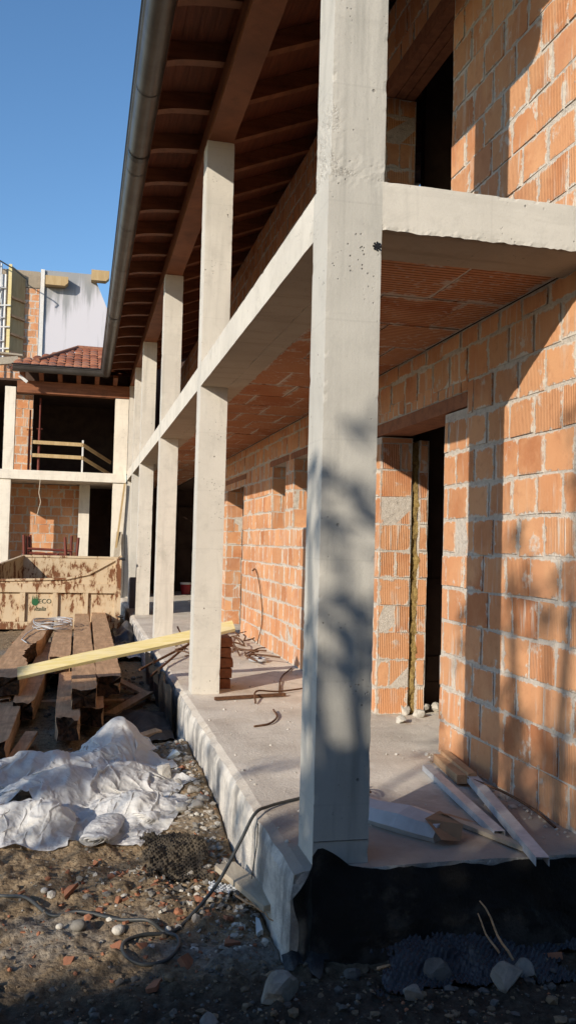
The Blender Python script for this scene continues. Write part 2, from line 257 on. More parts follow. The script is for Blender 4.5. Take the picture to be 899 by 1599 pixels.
# ------------------------------------------------------------------ block walls
def block_wall(mb,O,U,N,L,H,openings=(),course=.222,length=.285,gap=.023,seed=1,V=(0,0,1),thick=.27,core=True,swap=False,top=None,jit=.0055,start=0.):
    rs=random.Random(seed); O,U,N,V=(np.array(a,float) for a in(O,U,N,V))
    def P(u,v,n): return O+u*U+v*V+n*N
    us=sorted({0,L}|{o[0] for o in openings if 0<o[0]<L}|{o[1] for o in openings if 0<o[1]<L}); vs=sorted({0,H}|{o[2] for o in openings if 0<o[2]<H}|{o[3] for o in openings if 0<o[3]<H})
    for a,b in zip(us,us[1:]):
        for c,d in zip(vs,vs[1:]):
            um,vm=(a+b)/2,(c+d)/2
            if any(o[0]<um<o[1] and o[2]<vm<o[3] for o in openings): continue
            mb.face([P(a,c,-.0055),P(b,c,-.0055),P(b,d,-.0055),P(a,d,-.0055)],[(a,c),(b,c),(b,d),(a,d)],None,.5,1)
            if core:
                p=[P(u,v,n) for u in(a,b) for v in(c,d) for n in(-thick,-.012)]
                for q in((0,1,3,2),(4,6,7,5),(0,4,5,1),(2,3,7,6),(0,2,6,4),(1,5,7,3)): mb.face([p[k] for k in q],None,None,.5,1)
    v=0.; row=0
    while v<H-.03:
        v1=min(v+course,H); cut=[(0,L)]
        for o in openings:
            if min(v1,o[3])-max(v,o[2])>.5*(v1-v):
                nc=[]
                for a,b in cut:
                    if o[1]<=a or o[0]>=b: nc.append((a,b)); continue
                    if o[0]>a: nc.append((a,o[0]))
                    if o[1]<b: nc.append((o[1],b))
                cut=nc
        for a,b in cut:
            u=a-(length*(.5 if row%2 else 0)+rs.uniform(0,.05))*(0 if a>0 else 1)-start
            if a>0: u=a-(length*.5 if row%2 else 0)
            while u<b-.01:
                ln=length*rs.uniform(.93,1.07); u0=max(u,a); u1=min(u+ln,b); u+=ln
                if u1-u0<.03: continue
                if u0==a and a>0: u0+=rs.uniform(-.008,.010)
                if u1==b and b<L: u1+=rs.uniform(-.010,.008)
                g=gap*rs.uniform(.3,1.7)/2; h=gap*rs.uniform(.5,1.3)/2; r=rs.random(); n=rs.uniform(-.004,.0045); j=lambda:rs.uniform(-jit,jit)
                q=[(u0+g+j(),v+h+j(),n+j()*.5),(u1-g+j(),v+h+j(),n+j()*.5),(u1-g+j(),v1-h+j(),n+j()*.5),(u0+g+j(),v1-h+j(),n+j()*.5)]
                off=rs.uniform(0,1); uvs=[((x if not swap else x)+off,y+off) for x,y,_ in q]
                F=[P(*t) for t in q]; B=[P(t[0],t[1],-.03) for t in q]
                mb.face(F,uvs,[(0,0),(1,0),(1,1),(0,1)],r,0)
                for k in range(4):
                    k2=(k+1)%4; mb.face([F[k2],F[k],B[k],B[k2]],[uvs[k2],uvs[k],uvs[k],uvs[k2]],[(0,0),(.01,0),(0,.01),(0,0)],r,0)
        v=v1; row+=1
# ------------------------------------------------------------------ ground
XW=1.363; W=.25; PY=[0,4.215,8.407,12.65,15.16,17.5]; ZB,ZT,ZP=2.778,2.995,5.05
def G(x,y):
    x=np.asarray(x,float); y=np.asarray(y,float)
    z=-.385+fbm2(x,y,.9,3,1)*.035+fbm2(x,y,5,4,2)*.018+np.abs(fbm2(x,y,14,3,5))*.016+np.clip(fbm2(x,y,9,3,11),0,1)*.022*(1-sm(y,3,4))
    nr=1-sm(y,3.,5.); z=z+nr*(np.clip(fbm2(x,y,5.5,3,17)-.15,0,1)*.03+np.abs(fbm2(x,y,26,2,19))*.010+np.clip(fbm2(x,y,19,2,23)-.2,0,1)*.020)-.012*nr
    z=z+sm(x,-.75,-.12)*sm(y,1.,2.4)*.13*(1-sm(y,3.4,4.4))+sm(y,9,12)*.1
    z=z+.05*np.exp(-((x+.75)**2/.25+(y-.85)**2/.12))-.05*np.exp(-((x+.5)**2/.2+(y-4.6)**2/.6))
    inside=sm(x,-.12,-.06)*sm(y,-.04,.02)
    return z*(1-inside)-.62*inside
def lines(segs):
    out=[]
    for a,b,s in segs: out+=list(np.arange(a,b-1e-6,s))
    return np.array(out+[segs[-1][1]])
gx=lines([(-80,-10,10),(-10,-3,.5),(-3,-1.8,.06),(-1.8,1.7,.0135),(1.7,4,.15),(4,10,1),(10,80,10)]); gy=lines([(-60,-8,6),(-8,-1.2,.25),(-1.2,2.6,.0135),(2.6,3.2,.03),(3.2,7,.05),(7,15,.16),(15,30,1.5),(30,120,15)])
A,B=np.meshgrid(gx,gy,indexing='ij'); mb=MB(); mb.grid(np.stack([A,B,G(A,B)],-1),smooth=True)
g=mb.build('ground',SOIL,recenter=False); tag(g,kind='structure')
def ico(sub=2):
    import bmesh
    bm=bmesh.new(); bmesh.ops.create_icosphere(bm,subdivisions=sub,radius=1); V=np.array([v.co[:] for v in bm.verts]); F=[[v.index for v in f.verts] for f in bm.faces]; bm.free(); return V,F
ICO={k:ico(k) for k in(1,2,3)}
def rock(mb,c,r,seed,sub=2,sq=(1,1,.7),ang=.35,smooth=False):
    V,F=ICO[sub]; rs=np.random.RandomState(seed); Q=V*np.array(sq)
    Q=Q*(1+ang*.7*vn3(V,1.1,seed*1.3)[:,None]+ang*.35*vn3(V,2.8,seed*2.1)[:,None])
    if not smooth:
        for _ in range(9 if sub>1 else 4):
            nn=rs.randn(3); nn/=np.linalg.norm(nn); dd=(Q@nn)-(.45+.3*rs.rand())*np.abs(Q@nn).max(); Q=Q-np.maximum(dd,0)[:,None]*nn
        if sub>2: Q=Q+(vn3(V,6,seed)*.03)[:,None]*V
    a=rs.rand()*6.28; ca,sa=math.cos(a),math.sin(a)
    Q=np.stack([Q[:,0]*ca-Q[:,1]*sa,Q[:,0]*sa+Q[:,1]*ca,Q[:,2]],-1)*r+np.array(c); b=len(mb.v); mb.v.extend(map(tuple,Q))
    for f in F:
        mb.f.append(tuple(b+i for i in f)); mb.uv.append([(0,0)]*3); mb.e.append([(.5,.5)]*3); mb.r.append(0); mb.m.append(0); mb.sm.append(smooth)
def chip(mb,c,r,seed,th=.25,m=0):
    rs=np.random.RandomState(seed); n=rs.randint(4,7); a=np.sort(rs.rand(n)*6.28); rr=r*(.6+.5*rs.rand(n)); ax=rs.randn(3)*.35; ax[2]=1; ax/=np.linalg.norm(ax)
    u=np.cross(ax,[1,0,0]); u/=np.linalg.norm(u); w=np.cross(ax,u); top=[np.array(c)+rr[i]*(math.cos(a[i])*u+math.sin(a[i])*w)+ax*r*th for i in range(n)]; bot=[t-ax*r*th*2 for t in top]
    mb.face(top,m=m); mb.face(bot[::-1],m=m)
    for i in range(n): k=(i+1)%n; mb.face([top[i],bot[i],bot[k],top[k]],m=m)
# gravel: uncountable
def scatter(n,fn,rmin,rmax,seed,mats,name,chips=False,p=2.2):
    rs=np.random.RandomState(seed); mb=MB(); k=0
    while k<n:
        x,y=fn(rs)
        if x>-.13 and y>-.07: continue
        r=rmin+(rmax-rmin)*rs.rand()**p; z=float(G(x,y)); mi=rs.randint(len(mats)); b=len(mb.m)
        if chips and rs.rand()<.5: chip(mb,(x,y,z+r*.2),r,seed*1000+k,.2)
        else: rock(mb,(x,y,z+r*.15),r,seed*1000+k,1,(1,.8+.3*rs.rand(),.6+.3*rs.rand()))
        for i in range(b,len(mb.m)): mb.m[i]=mi
        k+=1
    o=mb.build(name,mats,recenter=False); return tag(o,kind='stuff')
def near(rs): 
    return rs.uniform(-1.75,1.6),-1.0+rs.rand()**1.2*2.9
def side(rs): t=rs.rand(); return -.14-abs(rs.randn())*.17,.1+t*3.6
def patch(rs): return -.62+rs.randn()*.28,.75+rs.randn()*.25
tag(scatter(3400,near,.003,.013,1,[EARTH,ROCKD,EARTH,EARTH,EARTH,EARTH,ROCK,SHARD],'gravel',True,p=3.),'loose gravel and small stones strewn over the bare soil','gravel')
tag(scatter(1500,side,.004,.03,2,[EARTHP,ROCK,EARTHP,ROCKP,EARTHP,ROCK,EARTHP,SHARD],'mortar_rubble',True,p=3.2),'pale crumbs of mortar and brick heaped along the plinth foot','rubble')
tag(scatter(420,patch,.005,.028,3,[SHARD,ROCKP,SHARD,ROCK,EARTH,EARTH],'brick_crumbs',True),'orange brick crumbs and chips scattered in the sunlit patch of soil','rubble')
def mid(rs): return rs.uniform(-2.6,-.15),rs.uniform(2.5,11)
tag(scatter(1300,mid,.006,.05,4,[ROCKD,EARTH,ROCK,EARTH,SHARD],'yard_rubble',True,3.),'dark broken rubble covering the yard around the timber stack','rubble')
def front(rs): return rs.uniform(-1.4,1.5),rs.uniform(-.75,.0)
tag(scatter(600,front,.006,.03,5,[ROCKD,EARTH,EARTH,ROCKD],'dark_clods',False,3.),'dark clods and stones in the shaded soil in front of the plinth','rubble')
# ------------------------------------------------------------------ portico house
H=thing('portico_house','unfinished two storey brick house with concrete pillars and wooden eaves along the right','house')
mb=MB(); pr=lambda P:np.stack([vn3(P,6,21)*.006+(.016+.012*vn3(P,7,27))*(1-sm(P[...,0],-.10,-.02))*sm(P[...,2],-.09,0),0*P[...,0],np.where(P[...,2]>-.001,vn3(P,5,23)*.004-.016*(1-sm(P[...,0],-.1,-.03)),0)],-1)
cbox(mb,-.105,XW+.3,-.04,21,-.62,0,.06,.004,.022,0,'-z +x',pr,{'-x':1,'-y':1})
mb.box(XW+.3,4,-.04,21,-.62,-.006)
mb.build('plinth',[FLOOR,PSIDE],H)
def pillar_mesh(mb,y,step,dx=0.,rough=None,zt=ZP,m=0):
    cbox(mb,0,W,y,y+W,0,ZT,step,.0018,.0045,m,'-z +z',rough,None,lambda P:1-sm(P[...,2],ZB-.08,ZB-.02)); cbox(mb,dx,W+dx,y+.004,y+W+.004,ZT,zt,step,.0018,.0045,m,'-z',rough)
def r1(P):
    k=sm(P[...,2],2.93,3.0)*(1-sm(P[...,2],3.06,3.12))+.9*sm(P[...,2],3.0,3.05)*(1-sm(P[...,2],3.3,3.45))*(1-sm(P[...,0],.03,.1))
    return np.stack([vn3(P,55,31),vn3(P,55,32),vn3(P,55,33)],-1)*(.0022*k)[...,None]
for i,y in enumerate(PY):
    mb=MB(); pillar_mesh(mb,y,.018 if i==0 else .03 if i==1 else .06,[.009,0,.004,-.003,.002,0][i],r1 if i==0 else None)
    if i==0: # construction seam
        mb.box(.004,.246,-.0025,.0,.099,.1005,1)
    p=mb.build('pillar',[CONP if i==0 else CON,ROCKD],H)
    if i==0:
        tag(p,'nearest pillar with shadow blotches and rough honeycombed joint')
        cb=MB(); c=np.array([.228,-.004,2.70])
        cb.tube([c,c+[0,.02,0]],.0115,16); 
        for t in range(8): a=t*math.pi/4; cb.tube([c+[.0165*math.cos(a),-.001,.0165*math.sin(a)],c+[.0165*math.cos(a),.02,.0165*math.sin(a)]],.0045,6)
        cb.build('conduit_end',BLACKM,p)
mb=MB()
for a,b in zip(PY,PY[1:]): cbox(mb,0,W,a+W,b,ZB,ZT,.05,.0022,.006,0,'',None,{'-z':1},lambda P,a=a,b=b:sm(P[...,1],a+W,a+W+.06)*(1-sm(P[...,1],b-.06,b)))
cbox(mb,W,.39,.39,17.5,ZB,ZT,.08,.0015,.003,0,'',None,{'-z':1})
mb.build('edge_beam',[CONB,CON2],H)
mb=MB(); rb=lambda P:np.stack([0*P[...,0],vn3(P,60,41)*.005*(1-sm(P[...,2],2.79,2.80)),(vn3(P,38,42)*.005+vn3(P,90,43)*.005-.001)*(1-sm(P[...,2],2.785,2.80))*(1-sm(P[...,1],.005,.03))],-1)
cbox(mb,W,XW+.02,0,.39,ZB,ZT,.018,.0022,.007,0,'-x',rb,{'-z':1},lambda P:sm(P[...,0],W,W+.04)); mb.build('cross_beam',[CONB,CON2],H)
# ceiling of hollow clay units
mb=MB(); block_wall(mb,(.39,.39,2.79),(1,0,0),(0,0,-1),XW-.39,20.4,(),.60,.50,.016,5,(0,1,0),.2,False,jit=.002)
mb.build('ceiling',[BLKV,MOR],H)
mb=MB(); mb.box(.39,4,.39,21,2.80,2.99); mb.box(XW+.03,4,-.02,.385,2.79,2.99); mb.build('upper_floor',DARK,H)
# lower wall, u runs along +Y from Y=0
DO=[(1.86,3.15,-.1,2.30),(9.40,10.95,-.1,2.33),(6.62,7.37,1.554,2.36),(5.40,6.20,1.554,2.36)]
mb=MB(); ops=[d if d[0]!=1.86 else (1.86,3.15,-.1,2.27) for d in DO]+[(1.50,3.50,2.27,2.50)]
block_wall(mb,(XW,-.02,0),(0,1,0),(-1,0,0),11.7,2.79,[(a+.02,b+.02,c,d) for a,b,c,d in ops],seed=3)
block_wall(mb,(XW,1.50,2.375),(0,1,0),(-1,0,0),2.0,.125,(),.125,.125,.014,9,thick=.27)
for (a,b,c,d) in DO:   # far reveals, facing the street end
    z0=max(c,0); block_wall(mb,(XW+.004,b-.003,z0),(1,0,0),(0,-1,0),.272,(d if a!=1.86 else 2.27)-z0,(),.222,.30 if c<0 else .27,.012,int(a*10),core=False)
mb.build('brick_wall',[BLK,MOR],H)
mb=MB()
mb.box(XW-.004,XW+.264,1.50,3.50,2.30,2.372)
for k in range(3): mb.box(XW-.002+k*.092,XW-.004+k*.092+.084,1.502,3.498,2.28+.004*k,2.3001)
l=mb.build('lintel',SHARD,H); tag(l,'clay faced lintel over the near doorway')
mb=MB()
for a,b,c,d in DO[1:]:
    mb=MB(); mb.box(XW-.003,XW+.25,a-.15,b+.15,d+.002,d+.075); mb.build('lintel',SHARD,H)
def strip(x0,x1,y,z0,z1,seed,amp,mat,name,step=.02,face=-1):
    zz=np.arange(z0,z1,step); xx=np.linspace(x0,x1,5); A,B=np.meshgrid(xx,zz,indexing='ij'); P=np.stack([A,np.full(A.shape,y),B],-1)
    P[...,1]-=amp*(.5+vn3(P,14,seed)*.6+vn3(P,45,seed+1)*.5); P[...,0]+=amp*.8*vn3(P*[0,0,1],11,seed+3); m=MB(); m.grid(P,smooth=True)
    Q=P.copy(); Q[...,1]=y+.3; m.grid(np.stack([P[-1],Q[-1]],0)); m.grid(np.stack([P[0],Q[0]],0)); return m.build(name,mat,H)
strip(XW+.27,XW+.345,3.19,0,2.24,4,.025,INS,'insulation_strip')
mb=MB(); block_wall(mb,(XW+.345,3.17,0),(1,0,0),(0,-1,0),.085,2.26,(),.222,.3,.016,33,thick=.2,jit=.006); mb.build('inner_leaf',[BLK,MOR],H)
mb=MB(); block_wall(mb,(4,0,0),(0,1,0),(-1,0,0),21,2.78,(),seed=41,thick=.1)
block_wall(mb,(XW+.45,3.46,0),(1,0,0),(0,-1,0),2.5,2.78,(),seed=42,thick=.1); mb.box(XW+.27,4,-.03,-.01,0,2.79)
for yy in (8.6,11.58): mb.box(XW+.28,4,yy,yy+.1,0,2.78)
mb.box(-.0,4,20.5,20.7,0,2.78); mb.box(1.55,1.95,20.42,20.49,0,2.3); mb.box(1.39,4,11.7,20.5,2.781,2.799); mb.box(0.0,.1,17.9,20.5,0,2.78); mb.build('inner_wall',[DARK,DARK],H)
# upper wall
mb=MB(); block_wall(mb,(XW,-.02,ZT),(0,1,0),(-1,0,0),20.8,2.87,[(1.855,3.25,-.1,2.155),(1.55,3.55,2.155,2.28),(6.6,7.8,.9,2.1),(9.5,10.9,-.1,2.155)],seed=13)
block_wall(mb,(XW+.004,3.227,ZT),(1,0,0),(0,-1,0),.272,2.155,(),.222,.30,.012,77,core=False); mb.build('upper_brick_wall',[BLK,MOR],H)
mb=MB()
mb.box(XW-.004,XW+.264,1.53,3.53,5.18,5.272)
for k in range(3): mb.box(XW-.002+k*.092,XW-.004+k*.092+.084,1.532,3.528,5.155+.004*k,5.1801)
mb.build('lintel',SHARD,H)
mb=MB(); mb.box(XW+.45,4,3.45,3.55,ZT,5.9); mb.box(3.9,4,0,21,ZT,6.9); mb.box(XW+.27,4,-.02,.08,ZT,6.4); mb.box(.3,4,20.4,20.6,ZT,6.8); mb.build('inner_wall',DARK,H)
# roof
S=.40; RB=5.30
mb=MB(); cbox(mb,.012,.237,-.95,17.75,ZP,RB-.002,.12,.002,.004); mb.build('purlin',WSTAIN,H)
ry=[2.55+.832*k for k in range(-4,19)]
def rafter(mb,y,w=.095,swap=None):
    xs=np.array([-.46,-.44,-.40,-.34,-.27,-.19,-.12,-.06,0,.6,1.4,2.6,3.9]); sl=np.where(xs<0,.10,S); top=RB+.16+sl*xs; bot=RB+sl*xs
    t=np.clip(-xs/.46,0,1); bot=bot+(.008*np.sin(t*math.pi)-.012*np.clip((t-.8)/.2,0,1))*np.where(xs<0,1,0)
    for i in range(len(xs)-1):
        for s in(-1,1): mb.face([(xs[i],y+s*w/2,bot[i]),(xs[i+1],y+s*w/2,bot[i+1]),(xs[i+1],y+s*w/2,top[i+1]),(xs[i],y+s*w/2,top[i])])
        mb.face([(xs[i],y-w/2,bot[i]),(xs[i+1],y-w/2,bot[i+1]),(xs[i+1],y+w/2,bot[i+1]),(xs[i],y+w/2,bot[i])])
    mb.face([(xs[0],y-w/2,bot[0]),(xs[0],y+w/2,bot[0]),(xs[0],y+w/2,top[0]),(xs[0],y-w/2,top[0])])
r0=None
for y in ry:
    if r0 is None: m=MB(); rafter(m,0); r0=m.build('rafter',WSTAIN,H); r0.location=(0,y,0)
    else: o=r0.copy(); COL.objects.link(o); o.parent=H; o.location=(0,y,0)
mb=MB(); rs=random.Random(3)
x=-.47
while x<3.9:
    w=.12; sl=.10 if x<0 else S; z=RB+.163+sl*x; mb.face([(x,-1.0,z),(x+w-.004,-1.0,z+sl*(w-.004)),(x+w-.004,19,z+sl*(w-.004)),(x,19,z)]); x+=w
z0=RB+.175-.47*S; mb.obox((1.95,9.0,RB+.185+S*1.95),(1.95,0,S*1.95),(0,10,0),(0,0,.006)); mb.obox((-.235,9.0,RB+.185-.0235),(.232,0,.0232),(0,10,0),(0,0,.006)); mb.build('roof_deck',WDECK,H)
def tile_rows(mb,x0,y0,dirx,diry,n,rows,pitch,z0,cw=.2,rl=.36,clip=None):
    rs=random.Random(n); ux,uy=dirx; vx,vy=diry
    for i in range(n):
        for j in range(rows):
            cu=(i+.5)*cw; v0=j*rl; v1=v0+rl*1.12
            if clip and not clip(x0+ux*cu+vx*(v0+rl/2),y0+uy*cu+vy*(v0+rl/2)): continue
            rr=rs.random(); L=[]
            for v,dz,sc_ in((v0,.028,1.08),(v1,0,.92)):
                L.append([(x0+ux*(cu+sc_*cw*.5*math.sin(t))+vx*v,y0+uy*(cu+sc_*cw*.5*math.sin(t))+vy*v,z0+pitch*v+dz+.055*math.cos(t*.85)) for t in np.linspace(-1.57,1.57,7)])
            for k in range(6): mb.face([L[0][k],L[0][k+1],L[1][k+1],L[1][k]],None,[(0,0),(1,0),(1,1),(0,1)],rr,0)
            mb.face([L[0][0],*L[0][1:-1],L[0][-1]],None,None,rr,0)
mb=MB(); tile_rows(mb,-.56,-1.0,(0,1),(1,0),88,2,.12,RB+.21-.056); mb.build('roof_tiles',TILE,H)
def gutter_profile(): # (outward,height) section of a half round gutter with a rolled lip, outward positive
    a=[(-.0,.13)]+[(.105-.105*math.cos(t),.105-.105*math.sin(t)*1.0) for t in np.linspace(.0,math.pi,13)]
    return np.array(a+[(.215,.112),(.225,.118),(.23,.128),(.222,.136),(.212,.13)])
GP=gutter_profile(); GZ=5.115
mb=MB(); ends=[(-1.0,0),(16.97,1)]
def gpt(u,h,tpos,axis): return (-.47-u,tpos,GZ+h) if axis=='y' else (tpos,17.04-u,GZ+h)
L=[[(-.47-u,y,GZ+h) for y in [-1.0]+[k*2.0 for k in range(0,9)]+[17.04-u]] for u,h in GP]; mb.grid(np.array(L)); 
gut=mb.build('gutter',GUT,H)
mb=MB(); mb.grid(np.array([[(-.692,-1,GZ+.137),(-.692,17.04-.222,GZ+.137)],[(-.712,-1,GZ+.152),(-.712,17.04-.242,GZ+.152)],[(-.712,-1,GZ+.166),(-.712,17.04-.242,GZ+.166)],[(-.66,-1,GZ+.205),(-.66,17.04-.19,GZ+.205)],[(-.52,-1,GZ+.325),(-.52,17.04-.05,GZ+.325)]]),smooth=False); mb.build('drip_edge',BLACKM,gut)
mb=MB(); mb.grid(np.array([[(-.475,-1,RB-.05),(-.475,17.0,RB-.05)],[(-.475,-1,RB+.12),(-.475,17.0,RB+.12)]])); mb.box(-.476,-.462,-1,17.0,RB-.055,RB-.015); mb.build('fascia',WDECK,H)
# ------------------------------------------------------------------ wing
WG=thing('wing_building','low wing with tiled roof and brick loggia closing the far end of the yard','building',(-1.5,17.5,-.3))
wz0,wz1=2.715,2.93
mb=MB(); cbox(mb,-3.6,-.02,17.46,17.72,wz0,wz1,.08,.002,.006); mb.box(-3.6,-.02,17.73,21.6,wz0,wz1-.003); mb.build('floor_slab',CONW,WG)
for x0,x1,za,zb_ in((-2.84,-2.60,wz1,4.86),(-.325,-.008,wz1,4.72),(-.325,-.008,-.3,wz0),(-3.1,-2.64,-.3,wz0)):
    mb=MB(); cbox(mb,x0,x1,17.5,17.74,za,zb_,.06,.002,.006); mb.build('pillar',CONW,WG)
mb=MB(); cbox(mb,-1.10,-.84,18.7,18.95,-.3,wz0,.08,.002,.005); mb.build('inner_column',CONW,WG)
mb=MB(); block_wall(mb,(-4,19.0,-.3),(1,0,0),(0,-1,0),3.0,3.0,(),seed=51,thick=.15)
block_wall(mb,(-2.75,18.4,wz1),(1,0,0),(0,-1,0),.50,1.9,(),seed=53,thick=.1); mb.build('back_wall',[BLK,MOR],WG)
mb=MB(); mb.box(-.86,0,20.3,20.5,-.3,wz0); mb.box(-4,-.1,21.5,21.6,-.3,5.05); mb.box(-.01,.0,17.76,21.6,wz1,5.2); mb.box(-2.5,.35,17.76,17.8,4.75,5.38); mb.box(-4.1,-3.6,17.8,21.6,-.3,5.2); mb.box(-3.6,-.1,17.8,21.8,5.05,5.1); mb.build('inner_wall',DARK,WG)
mb=MB(); mb.box(-4,0,17.3,21,-.38,-.28); mb.build('ground_slab',CON2,WG)
mb=MB(); cbox(mb,-2.58,.0,17.50,17.74,4.74,5.02,.12,.002,.005); mb.build('purlin',WSTAIN,WG)
for k in range(6):
    mb=MB(); xk=-2.45+k*.42
    mb.face([(xk-.05,17.0,5.12),(xk+.05,17.0,5.12),(xk+.05,17.5,5.02),(xk-.05,17.5,5.02)])
    for s in(-1,1): mb.face([(xk+s*.05,17.0,5.12),(xk+s*.05,17.5,5.02),(xk+s*.05,17.5,5.35),(xk+s*.05,17.0,5.18)])
    mb.face([(xk-.05,17.0,5.12),(xk+.05,17.0,5.12),(xk+.05,17.0,5.18),(xk-.05,17.0,5.18)]); mb.build('rafter',WSTAIN,WG)
mb=MB(); mb.face([(-2.75,16.98,5.18),(0,16.98,5.18),(0,20.4,5.18+.36*3.42),(-1.1,20.4,5.18+.36*3.42),(-2.5,17.9,5.18+.36*.92)]); mb.build('roof_deck',WDECK,WG)
clip=lambda x,y:(y-16.85)<3.2 and x>-2.62+ (0 if y<17.6 else (y-17.6)*.56) and x<-.55+(y-16.8)*.8
mb=MB(); tile_rows(mb,-2.66,16.88,(1,0),(0,1),17,10,.365,5.20,.19,.36,clip); 
mb.build('roof_tiles',TILE,WG)
mb=MB(); mb.tube([(-2.15,17.6,5.52),(-1.28,20.0,6.40)],.06,8); mb.tube([(-1.28,20.0,6.40),(0,20.05,6.40)],.07,8); mb.build('ridge_tiles',TILE if False else SHARD,WG)
sec=[(u*1.025,.5*0+h*1.0-.004) for u,h in GP[1:15]]
for k in range(11):
    y=.4+1.664*k; mb=MB(); mb.grid(np.array([[(-.468-u,y-.014,GZ+h-.002),(-.468-u,y+.014,GZ+h-.002)] for u,h in sec])); mb.build('bracket',GUT,gut)
for y in(5.0,11.5): mb=MB(); mb.grid(np.array([[(-.467-u*1.01,y-.05,GZ+h-.0035),(-.467-u*1.01,y+.05,GZ+h-.0035)] for u,h in sec])); mb.build('joint',BLACKM,gut)
mb=MB(); L=[[(x,17.04-u,GZ+h) for x in [-2.64,-2,-1.2,-.47-u]] for u,h in GP]; mb.grid(np.array(L)); mb.face([(-2.64,17.04-u,GZ+h) for u,h in GP[:14]]); wg_=mb.build('gutter',GUT,WG)
mb=MB(); mb.grid(np.array([[(-2.66,16.818,GZ+.137),(-.692,16.818,GZ+.137)],[(-2.66,16.798,GZ+.152),(-.712,16.798,GZ+.152)],[(-2.66,16.798,GZ+.163),(-.712,16.798,GZ+.163)],[(-2.66,16.88,GZ+.18),(-.66,16.88,GZ+.18)]]),smooth=False); mb.build('drip_edge',BLACKM,wg_)
mb=MB(); mb.obox((-2.42,17.1,4.98),(.09,0,-.07),(0,.03,0),(.02,0,.025)); mb.build('bracket',WHITEP,WG)
# things in the wing
for (x,y,zt,nm) in((-2.06,17.9,4.68,'tall'),(-2.30,18.2,4.43,'short')):
    t=thing('steel_prop','%s red steel prop standing on the upper floor of the wing'%nm,'prop',(x,y,wz1)); mb=MB(); mb.tube([(x,y,wz1),(x,y,wz1+1.0)],.03,10); mb.build('outer_tube',REDP,t)
    mb=MB(); mb.tube([(x,y,wz1+1.),(x,y,zt)],.02,10); mb.build('inner_tube',REDP,t); mb=MB(); mb.box(x-.06,x+.06,y-.06,y+.06,wz1,wz1+.012); mb.build('base_plate',REDP,t)
    mb=MB(); mb.tube([(x-.07,y,wz1+1.02),(x+.07,y,wz1+1.02)],.012,6); mb.build('pin',REDP,t)
for k,(z,lb) in enumerate(((3.62,'upper'),(3.31,'lower'))):
    mb=MB(); mb.bar((-2.2,17.8,z),(-1.07,17.8,z-.01),.025,.085); mb.bar((-1.05,17.8,z-.01),(-.35,19.0,z-.3),.025,.085); tag(mb.build('guard_board',NEWW),lb+' wooden guard board across the wing upper opening','board')
mb=MB(); mb.bar((-1.05,17.83,wz1),(-1.05,17.83,3.72),.04,.04,(0,1,0)); tag(mb.build('guard_post',WHITEP),'thin pale post holding the guard boards of the wing','post')
t=thing('trestle_stack','stack of rusty red folded steel trestles behind the skip','trestle',(-1.7,16.5,-.3)); mb=MB()
for k,(x,dx) in enumerate(((-2.18,-.06),(-2.12,-.05),(-2.04,-.07),(-1.28,-.08),(-1.22,.0),(-1.14,.07))): mb.tube([(x-dx*.5,16.4+.05*(k%3),-.3),(x+dx,16.4+.05*(k%3),1.42-.03*(k%2))],.032,8)
mb.build('upright',REDP,t); mb=MB()
for z,dy in((1.12,0),(1.02,.06),(.9,.1)): mb.tube([(-2.15,16.4+dy,z),(-1.2,16.42+dy,z-.03)],.028,8)
for a,b in((-2.0,-1.5),(-1.4,-1.8)): mb.tube([(a,16.45,.55),(b,16.45,1.02)],.02,6)
mb.build('crossbar',REDP,t)
for k,(a,b,w,lb) in enumerate((((-.30,17.3,.3),(-.05,17.42,2.70),.045,'long thin wooden lath leaning on the wing corner pillar'),((-.26,17.2,.2),(-.14,17.4,1.55),.13,'short wide plank leaning on the wing corner pillar'))):
    mb=MB(); mb.bar(a,b,w,.025,(0,1,0)); tag(mb.build('leaning_plank',PLK if k else NEWW),lb,'plank')
mb=MB(); mb.tube([(-1.98,17.44,2.71),(-2.0,17.43,2.4),(-1.95,17.43,2.2),(-2.02,17.43,1.9)],.012,6); tag(mb.build('hanging_wire',PLK),'pale wire dangling under the wing floor slab','wire')
# building behind
BG=thing('gable_building','tall unfinished building behind the wing with lilac white gable and brick corner','building',(-2,24,0))
mb=MB(); poly=[(-2.36,0),(-.0,0),(-.0,7.6),(-.5,8.62),(-.92,9.58),(-2.36,9.58)]
mb.face([(x,24.0,z) for x,z in poly]); mb.face([(x,24.3,z) for x,z in poly][::-1])
for i in range(6): a=poly[i];b=poly[(i+1)%6]; mb.face([(a[0],24,a[1]),(a[0],24.3,a[1]),(b[0],24.3,b[1]),(b[0],24,b[1])])
mb.build('gable_wall',PLAS,BG)
mb=MB(); block_wall(mb,(-5,23.98,-.3),(1,0,0),(0,-1,0),2.5,9.28,(),seed=61,thick=.2); mb.build('brick_wall',[BLK,MOR],BG)
mb=MB(); cbox(mb,-5,-2.49,23.95,24.3,8.99,9.5,.12,.006,.02); mb.build('ring_beam',CON2,BG)
mb=MB(); cbox(mb,-2.485,-2.365,23.93,24.3,6,9.58,.12,.004,.01); mb.build('corner_strip',WHITEP,BG)
for (x0,x1,z0,z1) in((-2.33,-1.66,9.06,9.34),(-.98,-.44,9.32,9.64)):
    mb=MB(); n=np.array([(x0,23.55),(x1,23.55)]); c=.1
    pl=[(x0,z0),(x1-c,z0),(x1,z0+c),(x1,z1),(x0,z1)]
    mb.face([(a,23.68,b) for a,b in pl]); mb.face([(a,23.99,b) for a,b in pl][::-1])
    for i in range(5): a=pl[i]; b=pl[(i+1)%5]; mb.face([(a[0],23.68,a[1]),(a[0],23.99,a[1]),(b[0],23.99,b[1]),(b[0],23.68,b[1])])
    mb.build('timber_end',NEWW,BG)
FW=thing('formwork_panel','tall wooden formwork panel with props at the left brick corner above the wing','formwork',(-3,23,5)); mb=MB()
